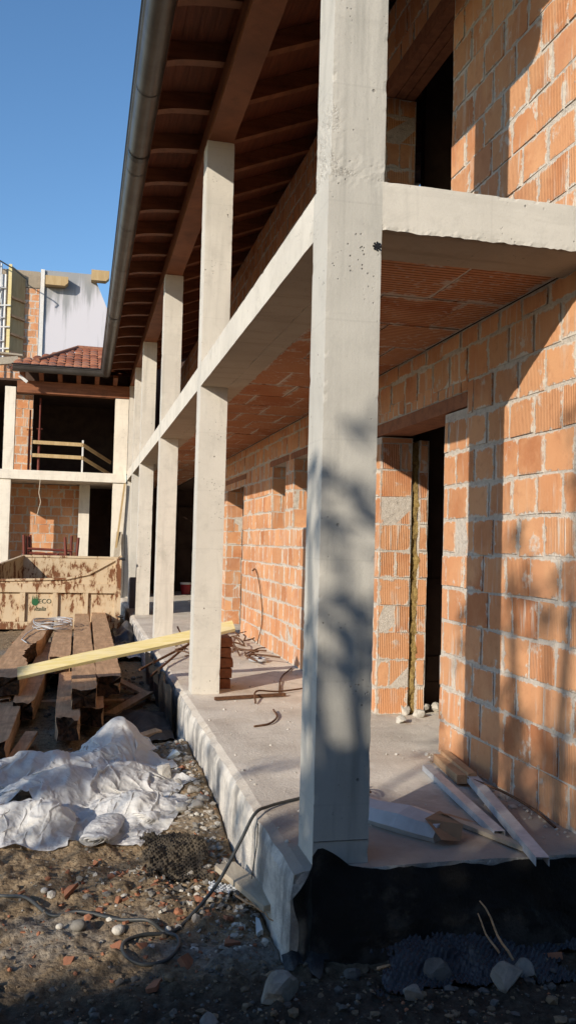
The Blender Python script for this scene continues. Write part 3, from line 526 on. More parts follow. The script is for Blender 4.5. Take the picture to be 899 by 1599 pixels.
mb.grid(np.array([[(-3.30,23.62,6.85),(-2.92,23.94,6.85)],[(-3.30,23.62,9.5),(-2.92,23.94,9.3)]]),smooth=False); mb.build('panel',NEWW,FW)
mb=MB(); mb.box(-3.39,-3.295,23.54,23.63,6.85,9.53); mb.build('stud',YEL,FW)
for z in(6.9,7.45,8.0,8.55): mb=MB(); mb.bar((-3.28,23.58,z),(-2.90,23.90,z-.05),.04,.07); mb.build('batten',OLDW,FW)
for x,y in((-3.47,23.7),(-3.56,23.75)): mb=MB(); mb.tube([(x,y,6.6),(x,y,9.25)],.045,8); mb.build('prop',GALV,FW)
for z in(6.95,7.6,8.25): mb=MB(); mb.bar((-3.62,23.5,z),(-3.3,23.5,z+.03),.03,.04); mb.build('clamp',WHITEP,FW)
mb=MB(); mb.bar((-4.2,22.4,6.62),(-2.85,22.6,6.6),.3,.05); mb.bar((-3.9,22.4,6.3),(-2.95,22.5,6.45),.2,.2); mb.build('platform',PLK,FW)
mb=MB(); mb.tube([(-8,22,11.9),(-3.6,23,9.44),(-3.2,23,9.23),(-2.83,23.2,9.0),(-2.8,23.3,8.85)],.02,6); tag(mb.build('electric_cable',CABLE),'dark cable running down from the sky to the formwork panel','cable')
SF=thing('scaffold','steel scaffold frame with planks at the far left edge beside the formwork panel','scaffold',(-3.9,22.9,5)); mb=MB()
for x,y in((-4.3,23.6),(-3.66,23.6),(-3.62,23.8)): mb.tube([(x,y,5),(x,y,9.6)],.028,8)
mb.build('standard',GALV,SF); mb=MB()
for z in(7.2,7.9,8.8): mb.tube([(-4.4,23.63,z),(-3.45,23.63,z+.02)],.024,8)
mb.tube([(-4.3,23.65,7.0),(-3.55,23.65,8.9)],.022,8); mb.build('ledger',GALV,SF); mb=MB(); mb.bar((-4.4,23.7,8.3),(-3.6,23.7,8.33),.25,.05); mb.build('plank',NEWW,SF)
# ------------------------------------------------------------------ skip
SK=thing('skip','rusty cream skip with sloping sides standing behind the timber stack','skip',(-1.4,13.3,-.25)); SY=12.5
prof=[(-3.3,.56),(-1.25,.635),(-.85,.73),(-.285,1.06)]
mb=MB(); n=len(prof)
def sk(x,z,y=SY): return (x,y+ .0,z)
for a,b in zip(prof,prof[1:]): 
    mb.face([sk(a[0],-.25),sk(b[0],-.25),sk(b[0],b[1]),sk(a[0],a[1])]); mb.face([(a[0],SY+.04,-.25),(b[0],SY+.04,-.25),(b[0],SY+.04,b[1]),(a[0],SY+.04,a[1])])
    mb.bar((a[0],SY+.01,a[1]+.012),(b[0],SY+.01,b[1]+.012),.09,.035)
mb.box(-3.3,-.285,SY-.055,SY-.002,.40,.555); mb.box(-3.3,-.285,SY-.05,SY-.002,-.25,-.12); mb.box(-.39,-.285,SY-.058,SY-.001,-.118,1.04)
for x in(-3.0,-2.48,-1.98,-1.42,-.9): mb.box(x-.045,x+.045,SY-.048,SY-.002,-.118,.398)
mb.face([(-.285,SY-.002,-.25),(-.285,14.3,-.25),(-.285,14.3,1.0),(-.285,SY-.002,1.06)]); mb.face([(-.33,SY+.05,-.25),(-.33,14.3,-.25),(-.33,14.3,1.0),(-.33,SY+.05,1.05)])
mb.box(-2.1,-.285,14.3,14.36,-.25,.99); mb.face([(-2.10,14.3,-.25),(-2.75,SY+.04,-.25),(-2.75,SY+.04,.72),(-2.10,14.3,1.0)]); mb.face([(-2.75,SY,-.2),(-.3,SY,-.2),(-.3,14.3,-.2),(-2.1,14.3,-.2)])
mb.build('body',RUST,SK)
mb=MB(); mb.bar((-2.12,14.33,1.0),(-.285,14.33,1.0),.1,.04); mb.bar((-2.75,SY,.73),(-2.1,14.33,1.0),.06,.04); mb.build('top_rail',RUST,SK)
for z in(1.02,-.02): mb=MB(); mb.tube([(-.34,SY-.03,z),(-.22,SY-.05,z)],.028,10); mb.build('lifting_lug',BLACKM,SK)
def text(s,size,loc,mat,parent,name,shear=0.,ext=.002):
    c=bpy.data.curves.new(name,'FONT'); c.body=s; c.size=size; c.extrude=ext; c.shear=shear; o=bpy.data.objects.new(name,c); COL.objects.link(o)
    dg=bpy.context.evaluated_depsgraph_get(); me=bpy.data.meshes.new_from_object(o.evaluated_get(dg)); COL.objects.unlink(o); bpy.data.objects.remove(o); bpy.data.curves.remove(c)
    me.materials.clear(); me.materials.append(mat); q=bpy.data.objects.new(name,me); COL.objects.link(q); q.parent=parent
    q.location=np.array(loc)-wloc(parent); q.rotation_euler=(R(90),0,0); return q
text('ECO',.112,(-1.712,SY-.004,.205),INK,SK,'lettering'); text('Italia',.105,(-1.78,SY-.004,.075),INK,SK,'lettering',.45)
mb=MB(); lf=[]
for t in np.linspace(0,2*math.pi,20,endpoint=False): lf.append((-1.765+.058*math.cos(t),SY-.005,.225+.062*math.sin(t)))
mb.face(lf)
for dx,l in((-.045,.11),(-.018,.085),(.012,.12),(.04,.10)): mb.face([(-1.765+dx-.013,SY-.0045,.25),(-1.765+dx+.013,SY-.0045,.25),(-1.765+dx+.006,SY-.0045,.25+l)])
mb.build('emblem',GREEN,SK)
# ------------------------------------------------------------------ timber
def timber(name,label,x0,x1,y0,y1,zt,h,group,dx=0.,tilt=0.,rot=True,mat=OLDW,bite=None):
    L=y1-y0; ny=int(L/.07)+2; mb=MB(); Y=np.linspace(0,1,ny); sec=[]
    k=6; w=x1-x0
    for s in(0,1,2,3):
        for j in range(k): 
            t=j/k; sec.append([(-.5+t,0),(.5,-t),(.5-t,-1),(-.5,-1+t)][s])
    sec=np.array(sec); P=np.zeros((len(sec),ny,3)); P[...,0]=(x0+x1)/2+sec[:,0][:,None]*w+dx*(Y-.5)[None]; P[...,1]=y0+Y[None]*L; P[...,2]=zt+sec[:,1][:,None]*h+tilt*(Y-.5)[None]
    Q=P.copy(); cc=P.mean(0,keepdims=True); dirn=P-cc; dirn/=np.linalg.norm(dirn,axis=2,keepdims=True)
    P=P+dirn*(vn3(Q,7,3)*.006+vn3(Q,22,5)*.003)[...,None]
    if rot: e=np.exp(-(Y*L)/.1)[None]; P[...,1]+=e*(.09*vn3(Q,9,7)+.05*vn3(Q,25,8)+.03); P=P-dirn*(e*(.012+.03*np.clip(vn3(Q,12,9),0,1)))[...,None]
    if bite is not None:
        b=np.exp(-((P[...,1]-bite[0])/bite[1])**4)*(sec[:,0][:,None]>.15*0+bite[2]); P[...,0]-=b*w*(.33+.15*vn3(Q,14,15))
    mb.grid(P,closeu=True,smooth=False)
    o0=len(mb.m); c0=P[:,0].mean(0); 
    for j in range(len(sec)):
        a,b=P[j,0],P[(j+1)%len(sec),0]; ma=(a+c0)/2+[0,.03*random.random(),0]; mc=(b+c0)/2+[0,.03*random.random(),0]
        mb.face([a,b,c0+[0,.05,0]],m=1)
    mb.face(P[::-1,-1],m=0)
    if bite is not None:
        for i,f in enumerate(mb.f[:o0]):
            yv=[mb.v[k][1] for k in f]; 
            if abs(np.mean(yv)-bite[0])<bite[1] and np.mean([mb.v[k][0] for k in f])>(x0+x1)/2+.0 and np.mean([mb.v[k][2] for k in f])<zt-.012: mb.m[i]=1
    return tag(mb.build(name,[mat,ROT]),label,'beam',group)
tg='old timber beams stacked in the yard'
timber('timber_beam','leftmost wide top timber with a rotten bite in its right edge and wire lying on it',-1.78,-1.46,5.05,11.3,.05,.2,tg,.12,0,bite=(7.1,.9,0))
timber('timber_beam','narrow split top timber second from the left in the stack',-1.33,-1.09,6.5,11.5,.05,.2,tg,-.02)
timber('timber_beam','top timber third from the left running under the yellow plank',-1.06,-.83,4.35,12.2,.05,.2,tg,-.02)
timber('timber_beam','rightmost top timber of the stack nearest the plinth',-.80,-.56,5.0,12.6,.05,.2,tg,.04)
timber('timber_beam','lower timber poking out below the left top timber with jagged end',-1.53,-1.33,4.85,9.5,-.14,.2,tg,.1)
timber('timber_beam','long lower timber reaching nearest the white sheeting',-1.20,-.99,3.95,10,-.14,.2,tg,-.06)
timber('timber_beam','lower timber with square sawn face under the third top timber',-.97,-.75,4.48,10,-.14,.2,tg,0)
timber('timber_beam','low timber at the left picture edge in front of the stack',-1.75,-1.50,3.4,5.9,-.19,.17,tg,.0)
timber('timber_beam','lower left timber under the wide top timber',-1.82,-1.60,5.0,10,-.15,.2,tg,.0)
for y in(5.9,9.0): 
    mb=MB(); cbox(mb,-1.9,-.5,y,y+.12,-.42,-.345,.06,.004,.01); tag(mb.build('timber_bearer',OLDW),'bearer crosspiece under the %s end of the timber stack'%('near' if y<7 else 'far'),'beam')
mb=MB(); A0,B0=np.array([-1.53,4.70,.14]),np.array([.50,5.0,.55]); d=(B0-A0); 
ny=30; T=np.linspace(0,1,ny); sd=np.array([-.1,.8,.5]); sd/=np.linalg.norm(sd); up=np.cross(d,sd); up/=np.linalg.norm(up)
if up[2]<0: up=-up
sec=[(-1,0),(-.3,0.02),(.3,.02),(1,0),(1,-1),(-1,-1)]; P=np.array([[A0+t*d+sd*a*.068+up*b*.035+up*.006*math.sin(t*7) for t in T] for a,b in sec]); mb.grid(P,closeu=True,smooth=False); mb.face(P[::-1,0]); mb.face(P[:,-1]); tag(mb.build('yellow_plank',YEL),'long yellow formwork plank slanting from the timber stack to the bricks behind the second pillar','plank')
for k in range(5):
    mb=MB(); cbox(mb,.14+.01*(k%2),.40+.012*((k*7)%3),4.50+.01*(k%3),4.78,k*.096,k*.096+.09,.05,.003,.012)
    tag(mb.build('brick',SHARD),['bottom brick of the pile behind the second pillar','second lowest brick of the pile behind the second pillar','middle brick of the pile behind the second pillar','second highest brick of the pile behind the second pillar','top brick of the pile behind the second pillar under the yellow plank'][k],'brick','bricks piled behind the second pillar')
# wire coil on timbers
mb=MB(); rs=np.random.RandomState(4)
for k in range(7):
    c=np.array([-1.36,9.6,.075]); th=np.linspace(.3,5.9,24); mb.tube(np.stack([c[0]+(.26+.03*rs.randn())*np.cos(th)+.02*rs.randn(),c[1]+(.55+.1*rs.randn())*np.sin(th),c[2]+.015*k+.012*np.sin(th*3+k)],-1),.006,5)
mb.tube([(-1.6,9.2,.09),(-1.68,8.6,.075),(-1.7,8.0,.07),(-1.62,7.6,.075)],.008,5); tag(mb.build('wire_coil',GALV),'loose coil of grey wire lying on the left timbers','wire')
# ------------------------------------------------------------------ draped sheets
def cloth(nx,ny,cx,cy,sx,sy,slack,hf,seed,ang=0.,iters=260,z0=.12):
    nx=int(nx*.72); ny=int(ny*.72); rs=np.random.RandomState(seed); u=np.linspace(-.5,.5,nx); v=np.linspace(-.5,.5,ny); U,V=np.meshgrid(u,v,indexing='ij'); ca,sa=math.cos(ang),math.sin(ang)
    x=U*sx; y=V*sy; P=np.stack([cx+x*ca-y*sa,cy+x*sa+y*ca,np.zeros_like(x)],-1); P[...,2]=hf(P[...,0],P[...,1])+.03+z0*np.abs(fbm2(U*sx*3.2*slack[0],V*sy*1.4*slack[1],2.2,2,seed))
    lx,ly=sx/(nx-1)*slack[0],sy/(ny-1)*slack[1]; ld=math.hypot(lx,ly); Q=P.copy()
    def con(a,b,l,k):
        d=P[b]-P[a]; n=np.linalg.norm(d,axis=-1,keepdims=True)+1e-9; c=d*(.5*k*(n-l)/n); P[a]+=c; P[b]-=c
    S=slice; prs=[]
    for o in(0,1):
        prs+=[((S(o,nx-1,2),S(None)),(S(o+1,nx,2),S(None)),lx),((S(None),S(o,ny-1,2)),(S(None),S(o+1,ny,2)),ly)]
    prs=[(a,b,l) for a,b,l in prs]
    def fix(a,b):
        n0=min(len(range(*a[0].indices(nx))),len(range(*b[0].indices(nx)))); n1=min(len(range(*a[1].indices(ny))),len(range(*b[1].indices(ny))))
        f=lambda s,n,N:S(s.indices(N)[0],s.indices(N)[0]+(n-1)*s.indices(N)[2]+1,s.indices(N)[2]); return (f(a[0],n0,nx),f(a[1],n1,ny)),(f(b[0],n0,nx),f(b[1],n1,ny))
    for it in range(170):
        V_=(P-Q)*.90; V_[...,2]-=.0016; Q=P.copy(); P=P+V_
        for rep in range(3):
            for a,b,l in prs: a,b=fix(a,b); con(a,b,l,.9)
            for o in(0,1):
                a,b=fix((S(o,nx-1,2),S(0,ny-1)),(S(o+1,nx,2),S(1,ny))); con(a,b,ld,.35); a,b=fix((S(o,nx-1,2),S(1,ny)),(S(o+1,nx,2),S(0,ny-1))); con(a,b,ld,.35)
                a,b=fix((S(o,nx-2,3),S(None)),(S(o+2,nx,3),S(None))); con(a,b,2*lx,.16); a,b=fix((S(None),S(o,ny-2,3)),(S(None),S(o+2,ny,3))); con(a,b,2*ly,.3)
        h=hf(P[...,0],P[...,1])+.004; hit=P[...,2]<h; P[...,2]=np.maximum(P[...,2],h); Q[hit,0:2]+=(P[hit,0:2]-Q[hit,0:2])*.75
    for k in range(1):
        K=P.copy(); K[1:-1,1:-1]=(P[:-2,1:-1]+P[2:,1:-1]+P[1:-1,:-2]+P[1:-1,2:])*.125+P[1:-1,1:-1]*.5; P=K
    return P
def heap(*bs):
    def f(x,y):
        z=G(x,y)
        for (a,b,rx,ry,h) in bs: z=z+h*np.exp(-(((x-a)/rx)**2+((y-b)/ry)**2))
        return z+.035*np.abs(fbm2(x,y,4.2,2,31))
    return f
def sheet(P,label,th=.004):
    mb=MB(); mb.grid(P,smooth=True); o=mb.build('plastic_sheet',FAB); q=o.modifiers.new('smooth','SUBSURF'); q.levels=q.render_levels=1; return tag(o,label,'sheet')
def over(P,f0,cell=.03):
    m={}
    for x,y,z in P.reshape(-1,3):
        k=(int(math.floor(x/cell)),int(math.floor(y/cell))); m[k]=max(m.get(k,-9),z)
    ks=np.array(list(m.keys())); x0,y0=ks.min(0)-1; x1,y1=ks.max(0)+2; Z=np.full((x1-x0,y1-y0),-9.)
    for k,z in m.items(): Z[k[0]-x0,k[1]-y0]=z
    def f(x,y):
        b=f0(x,y); i=np.clip(np.floor(x/cell).astype(int)-x0,0,Z.shape[0]-1); j=np.clip(np.floor(y/cell).astype(int)-y0,0,Z.shape[1]-1); return np.maximum(b,Z[i,j]+.003)
    return f
h0=heap((-.68,3.3,.22,.34,.36),(-1.25,2.95,.42,.26,.20),(-.98,2.35,.30,.20,.21),(-.62,2.5,.2,.22,.15),(-.62,1.98,.22,.16,.13),(-1.28,2.15,.26,.2,.13))
P1=cloth(110,80,-.80,3.25,.66,1.15,(2.1,1.3),h0,3,.35); sheet(P1,'crumpled white sheet bunched highest at the back of the sheeting pile beside the timbers')
P2=cloth(110,84,-1.42,2.65,.85,1.25,(1.9,1.3),h0,5,-.75); sheet(P2,'white sheet spread at the left back of the sheeting pile')
f2=over(P2,over(P1,h0)); P3=cloth(100,90,-.86,2.35,.85,.95,(1.75,1.3),f2,8,.95); sheet(P3,'smooth white sheet draped over the middle of the sheeting pile')
f3=over(P3,f2); P4=cloth(100,70,-.70,1.80,.52,.6,(2.1,1.15),f3,12,-.5); sheet(P4,'loosely folded white sheet at the front of the sheeting pile')
P5=cloth(96,60,-1.3,1.78,.56,.55,(2.0,1.25),heap((-1.3,1.85,.3,.16,.15),(-1.1,1.7,.12,.12,.08)),15,-.2); sheet(P5,'small white sheet at the front left of the sheeting pile')
def roll(label,c,d,L,rx,rz,seed):
    mb=MB(); d=np.array(d,float); d/=np.linalg.norm(d); s=np.cross(d,[0,0,1]); n=70; th=np.linspace(0,5.5*math.pi,n); sp=1-.72*th/th[-1]; Y=np.linspace(-.5,.5,26)
    P=np.zeros((n,26,3))
    for j,t in enumerate(Y):
        w=1+.10*math.sin(7*t+seed)
        a=np.array(c)+d*L*t; P[:,j]=a+(sp*np.cos(th)*rx*w)[:,None]*s+np.outer(sp*np.sin(th)*rz*w+rz,[0,0,1])
    P+=np.stack([vn3(P,16,seed),vn3(P,16,seed+1),vn3(P,16,seed+2)],-1)*.012; mb.grid(P); return tag(mb.build('rolled_sheet',FAB),label,'sheet')
roll('rolled white sheet with coiled end facing the camera at the foot of the sheeting pile',(-.83,1.62,float(G(-.83,1.62))),(.25,1,0),.42,.10,.034,2)
roll('flat folded roll of white sheet at the right front corner of the sheeting pile',(-.46,1.95,float(G(-.46,1.95))),(.55,.8,.0),.46,.09,.03,6)
# ------------------------------------------------------------------ ground objects
def gp(x,y,dz=0.): return (x,y,float(G(x,y))+dz)
def spline(pts,n=10):
    p=np.array(pts,float); p=np.vstack([2*p[0]-p[1],p,2*p[-1]-p[-2]]); out=[]
    for i in range(1,len(p)-2):
        for t in np.linspace(0,1,n,endpoint=False): out.append(.5*((2*p[i])+(-p[i-1]+p[i+1])*t+(2*p[i-1]-5*p[i]+4*p[i+1]-p[i+2])*t*t+(-p[i-1]+3*p[i]-3*p[i+1]+p[i+2])*t**3))
    return np.array(out+[p[-2]])
r=.011
cab=[(.62,1.1,.012),(.36,1.02,.012),(.12,.90,.012),(-.02,.80,.016),(-.112,.70,.012),(-.20,.62,-.10),(-.32,.52,-.25)]+[gp(*q,r) for q in((-.45,.43),(-.55,.33),(-.68,.30),(-.765,.22),(-.77,.12),(-.70,.06),(-.60,.08),(-.54,.17),(-.535,.27),(-.59,.33))]+[gp(-.66,.36,.03)]+[gp(*q,r) for q in((-.78,.42),(-.95,.54),(-1.08,.56),(-1.2,.70),(-1.33,.82),(-1.7,.95),(-2.4,1.0))]
mb=MB(); mb.tube(spline(cab,9),.0085,8); tag(mb.build('rubber_cable',CABLE),'black cable draped off the plinth edge and looping across the soil','cable')
mb=MB(); mb.tube(spline([(-.112,.62,-.01),(-.118,.6,-.1),(-.125,.62,-.19),(-.14,.6,-.27)],8),.003,5); tag(mb.build('thin_wire',CABLE),'thin wire hanging down the streaked plinth side','wire')
mb=MB(); mb.bar((-.235,.83,-.285),(-.085,.33,-.30),.11,.028); tag(mb.build('plank_offcut',PLK),'short pale plank offcut lying at the foot of the plinth corner','plank')
def dimple(x0,x1,y0,y1,hf,seed,nx,ny,pitch,dh,mat,label,name='dimpled_membrane'):
    A,B=np.meshgrid(np.linspace(x0,x1,nx),np.linspace(y0,y1,ny),indexing='ij'); Z=hf(A,B)+dh*np.clip(np.cos(A*2*math.pi/pitch)*np.cos(B*2*math.pi/pitch),-.2,1)
    A=A+.015*vn3(np.stack([A,B,Z],-1),9,seed); B=B+.03*vn3(np.stack([A,B,Z*0],-1),5,seed+2); mb=MB(); mb.grid(np.stack([A,B,Z],-1)); keep=[]
    for i,f in enumerate(mb.f):
        p=np.mean([mb.v[k] for k in f],axis=0); d=max(abs(p[0]-(x0+x1)/2)/(x1-x0),abs(p[1]-(y0+y1)/2)/(y1-y0))*2
        if d+.35*float(vn3(p*np.array([1,1,0]),13,seed))+.12*float(vn3(p,40,seed))<.86: keep.append(i)
    for nm in('f','uv','e','r','m','sm'): setattr(mb,nm,[getattr(mb,nm)[i] for i in keep])
    return tag(mb.build(name,mat),label,'membrane')
dimple(-.64,-.28,.82,1.28,lambda a,b:G(a,b)+.02+sm(b,.9,1.2)*.09+.02*fbm2(a,b,7,2,9),4,90,110,.026,.012,DIMB,'brown dusty scrap of dimpled membrane standing up in the sunlit soil')
dimple(-.34,-.18,.62,.82,lambda a,b:G(a,b)+.025,6,60,70,.026,.008,PACK,'small pale dimpled scrap under the cable by the plank offcut')
dimple(.12,1.2,-.40,-.09,lambda a,b:G(a,b)+.015+.10*sm(b,-.34,-.14)*np.exp(-((a-.5)/.4)**2)+.01*fbm2(a,b,5,2,3),9,300,80,.026,.011,DIM,'long black dimpled membrane lying along the foot of the front plinth')
# stones
stones=[(-.786,.343,.03,'round pale stone beside the cable loop',ROCKP,'cream'),(-1.04,.40,.018,'small white pebble below the cable at the left',ROCKP,''),(-1.12,.78,.02,'small round white stone above the cable at the left',ROCKP,''),(-.96,.36,.035,'grey oval stone below the cable near the white pebble',ROCK,''),(-.20,-.33,.085,'large grey rock at the bottom centre of the picture',ROCK,''),(.70,-.40,.07,'pale grey rock at the bottom right',ROCK,''),(.82,-.33,.065,'grey rock right beside the pale one at the bottom right',ROCK,''),(-.39,2.52,.115,'big angular lump of broken mortar right of the white sheets',ROCKP,''),(.46,-.27,.08,'dark rock in front of the dimpled membrane',ROCKD,''),(.66,-.2,.055,'flat stone behind the two bottom right rocks',ROCKD,''),(.30,-.43,.05,'small stone at the very bottom right of centre',ROCK,''),(.12,-.2,.04,'dark clod near the black plinth corner',ROCKD,''),(-.50,-.42,.04,'pale pebble at the bottom left of centre',ROCK,'')]
for i,(x,y,rr,lb,mt,_) in enumerate(stones):
    mb=MB(); rock(mb,gp(x,y,rr*.35),rr,i+20,3,(1,.85,.72),.12 if rr<.036 else .42,rr<.036); tag(mb.build('stone',mt),lb,'stone')
for i,(x,y,rr,lb) in enumerate(((-1.0,.12,.05,'square terracotta shard on the dark soil at the left'),(-.69,.17,.045,'terracotta shard inside the cable loop'),(-.80,.22,.04,'small terracotta piece left of the cable loop'),(-.98,.74,.075,'large bright terracotta shard in the sunlit soil'),(-.63,.99,.06,'upright terracotta shard beside the dimpled scrap'),(-.52,.06,.085,'terracotta shard below the cable loop'),(-.66,-.12,.07,'long dull brick shard in the shaded soil'),(-.28,.42,.06,'terracotta shard beneath the plank offcut'),(1.0,-.2,.12,'big red brick lump at the right picture edge'),(-.31,.18,.05,'terracotta chip left of the black membrane'))):
    rr*=.8; mb=MB(); chip(mb,gp(x,y,rr*.15),rr,i+3,.16); tag(mb.build('brick_shard',SHARD),lb,'shard')
mb=MB(); chip(mb,gp(-.17,.30,.03),.06,91,.2); tag(mb.build('plaster_scrap',WALLS),'pale blue plaster scrap by the plinth corner','scrap')
for i,(p,q,rr,lb) in enumerate((((.78,-.24,-.36),(.70,-.12,-.20),.006,'thin upright twig in front of the black plinth'),((.81,-.28,-.37),(.72,-.13,-.14),.007,'long dry stick leaning in front of the black plinth'),((.22,-.22,-.35),(.48,-.2,-.32),.008,'crooked root lying before the dimpled membrane'),((-.24,.50,-.30),(-.10,.26,-.33),.006,'thin brown stick at the plank offcut'))):
    mb=MB(); p,q=np.array(p),np.array(q); t=np.linspace(0,1,9)[:,None]; mb.tube(p+(q-p)*t+.012*np.stack([vn3(p+(q-p)*t,20,i),vn3(p+(q-p)*t,20,i+4),vn3(p+(q-p)*t,20,i+8)],-1),np.linspace(rr,rr*.5,9),6); tag(mb.build('stick',OLDW),lb,'stick')
rs=np.random.RandomState(31)
for k in range(22):
    t=rs.rand(); x=-.17-abs(rs.randn())*.13; y=1.1+t*2.7; rr=.022+.045*rs.rand()**2
    mb=MB(); rock(mb,gp(x,y,rr*.3),rr,k+120,2,(1,.9,.6),.45); tag(mb.build('rubble_chunk',[ROCKP,EARTHP,ROCK][k%3]),'broken chunk of mortar lying along the plinth beside the white sheets','rubble','mortar chunks between the sheets and the plinth')
for k,(x,y,a,L,w,lb) in enumerate(((-.46,5.6,.5,.9,.12,'dark short board lying askew between the timbers and the plinth'),(-.38,6.4,-.4,1.1,.10,'second dark board crossing the rubble beside the timber stack'),(-.50,4.15,1.1,.5,.11,'dark board stub lying in front of the timber stack by the felt'),(-1.42,3.75,.15,.8,.10,'dark loose board between the left timbers and the white sheets'))):
    z=float(G(x,y)); mb=MB(); d=np.array([math.sin(a)*L/2,math.cos(a)*L/2,.04]); mb.bar(np.array([x,y,z+.07])-d,np.array([x,y,z+.07])+d,w,.03); tag(mb.build('loose_board',OLDW),lb,'board')
mb=MB(); chip(mb,gp(-.27,3.05,.03),.07,55,.2); tag(mb.build('tile_scrap',WALLS),'pale square tile scrap on the rubble beside the plinth','scrap')
# black membrane on the front plinth, with curled flap round the pillar corner
mb=MB(); xs=np.linspace(-.015,3.,150); zs=np.linspace(0,1,26); A,B=np.meshgrid(xs,zs,indexing='ij')
top=-.004-.016*np.abs(fbm2(xs,xs*0,5,5,3)); top=top+.105*np.exp(-((xs-.02)/np.where(xs>.02,.115,.05))**2)*(xs<.5)
Z=top[:,None]*B+(-.46)*(1-B); P=np.stack([A,-.052-.012*fbm2(A,Z,3,3,6)*.5-.006*B,Z],-1); P[...,1]-=.055*np.clip((Z-.0)/.1,0,1)**1.5*np.exp(-((A-.14)/.1)**2)
mb.grid(P)
L=[]
for t in np.linspace(0,1,14):
    a=[]
    for z in np.linspace(0,1,22):
        zz=-.46+z*(.53-.17*t); x=-.015-.055*t; y=-.052-.03*math.sin(t*3.1); cur=.05*max(0,z-.7)/.3; a.append((x-cur*t*.6-.006*math.sin(9*z),y-cur*(1-.4*t),zz))
    L.append(a)
mb.grid(np.array(L)); tag(mb.build('bitumen_membrane',BIT),'black bitumen membrane covering the front of the plinth with curled flap at the pillar','membrane')
mb=MB(); mb.grid(np.array([[(x,-.13-.05*math.sin(k*1.3),float(G(x,-.12))+.02+.03*math.sin(k*.9)),(x,-.06,float(G(x,-.07))+.05)] for k,x in enumerate(np.linspace(-.14,.06,10))])); tag(mb.build('membrane_scrap',BIT),'torn black membrane scrap on the soil at the pillar corner','membrane')
# pit behind the second pillar: felt and membranes
mb=MB(); A,B=np.meshgrid(np.linspace(-.72,-.15,40),np.linspace(3.9,5.4,50),indexing='ij'); Z=G(A,B)+.03+.17*np.exp(-((A+.35)/.22)**2-((B-4.7)/.5)**2)+.03*fbm2(A,B,4,3,4); mb.grid(np.stack([A,B,Z],-1)); tag(mb.build('felt_sheet',FELT),'crumpled brown felt sheet in the dark pit beside the plinth','sheet')
ys=np.linspace(4.3,7.6,90); rs=np.random.RandomState(3); tp=.02+.10*np.abs(fbm2(ys,ys*0,3.2,3,8)); mb=MB(); mb.grid(np.array([[(-.125-.05*abs(math.sin(y*5))-.03*z,y,-.42+z*(t+.42)) for z in np.linspace(0,1,8)] for y,t in zip(ys,tp)])); tag(mb.build('torn_membrane',BIT),'ragged black membrane standing along the plinth edge by the pit','membrane')
mb=MB(); A,B=np.meshgrid(np.linspace(-.42,-.06,30),np.linspace(10.6,12.4,40),indexing='ij'); mb.grid(np.stack([A,B,G(A,B)+.05+.24*np.exp(-((A+.2)/.13)**2-((B-11.5)/.5)**2)+.05*fbm2(A,B,6,3,2)],-1)); tag(mb.build('tarpaulin',DARKP),'dark plastic bundle heaped between the skip and the plinth','tarpaulin')
mb=MB(); A,B=np.meshgrid(np.linspace(-.5,-.12,36),np.linspace(9.1,10.4,36),indexing='ij'); mb.grid(np.stack([A,B,G(A,B)+.05+.07*np.abs(fbm2(A,B,5,3,12))],-1)); tag(mb.build('paper_sack',PACK),'torn pale paper sack on the rubble beyond the yellow plank','sack')
mb=MB(); mb.box(-.03,.1,14.2,14.24,-.1,.62); tag(mb.build('grey_board',GREYP),'grey board standing against the fourth pillar by the skip','board')
# ------------------------------------------------------------------ on the plinth
t=thing('cardboard_package','long white packaging with torn brown cardboard end behind the near pillar','package',(.55,.5,0))
mb=MB(); a=np.array([.36,.72,0.]); b=np.array([.70,.23,0.]); d=(b-a)/np.linalg.norm(b-a); s=np.array([d[1],-d[0],0])
def pkg(u,v,z): return a+d*u+s*v+np.array([0,0,z])
Ln=np.linalg.norm(b-a); n=12
sec=[(-.09,.002),(-.095,.085),(-.03,.105),(.06,.085),(.10,.03),(.085,.002)]
P=np.array([[pkg(u*Ln,v+.006*math.sin(u*9+v*20),z*(1-.12*abs(math.sin(u*5)))) for u in np.linspace(0,1,n)] for v,z in sec]); mb.grid(P,closeu=True,smooth=False); mb.face(P[:,-1]); mb.face(P[::-1,0]); mb.build('sleeve',PACK,t)
mb=MB(); e=Ln+.002
mb.face([pkg(e-.07,-.07,.104),pkg(e-.07,.06,.094),pkg(e+.06,.12,.04),pkg(e+.10,.02,.02),pkg(e+.09,-.02,.085)]); mb.face([pkg(e-.03,-.10,.09),pkg(e-.05,-.03,.108),pkg(e+.09,-.04,.098),pkg(e+.12,-.11,.08)]); mb.build('cardboard_flap',CARD,t)
mb=MB(); th=np.linspace(0,5,30); 
for k in range(3): mb.tube(np.stack([.43+.012*k+.09*np.cos(th),.82+.13*np.sin(th)+.01*k,.03+.012*k+.02*np.sin(th*2)],-1),.006,5)
tag(mb.build('wire_loop',REBAR),'brown wire loop beside the white packaging','wire')
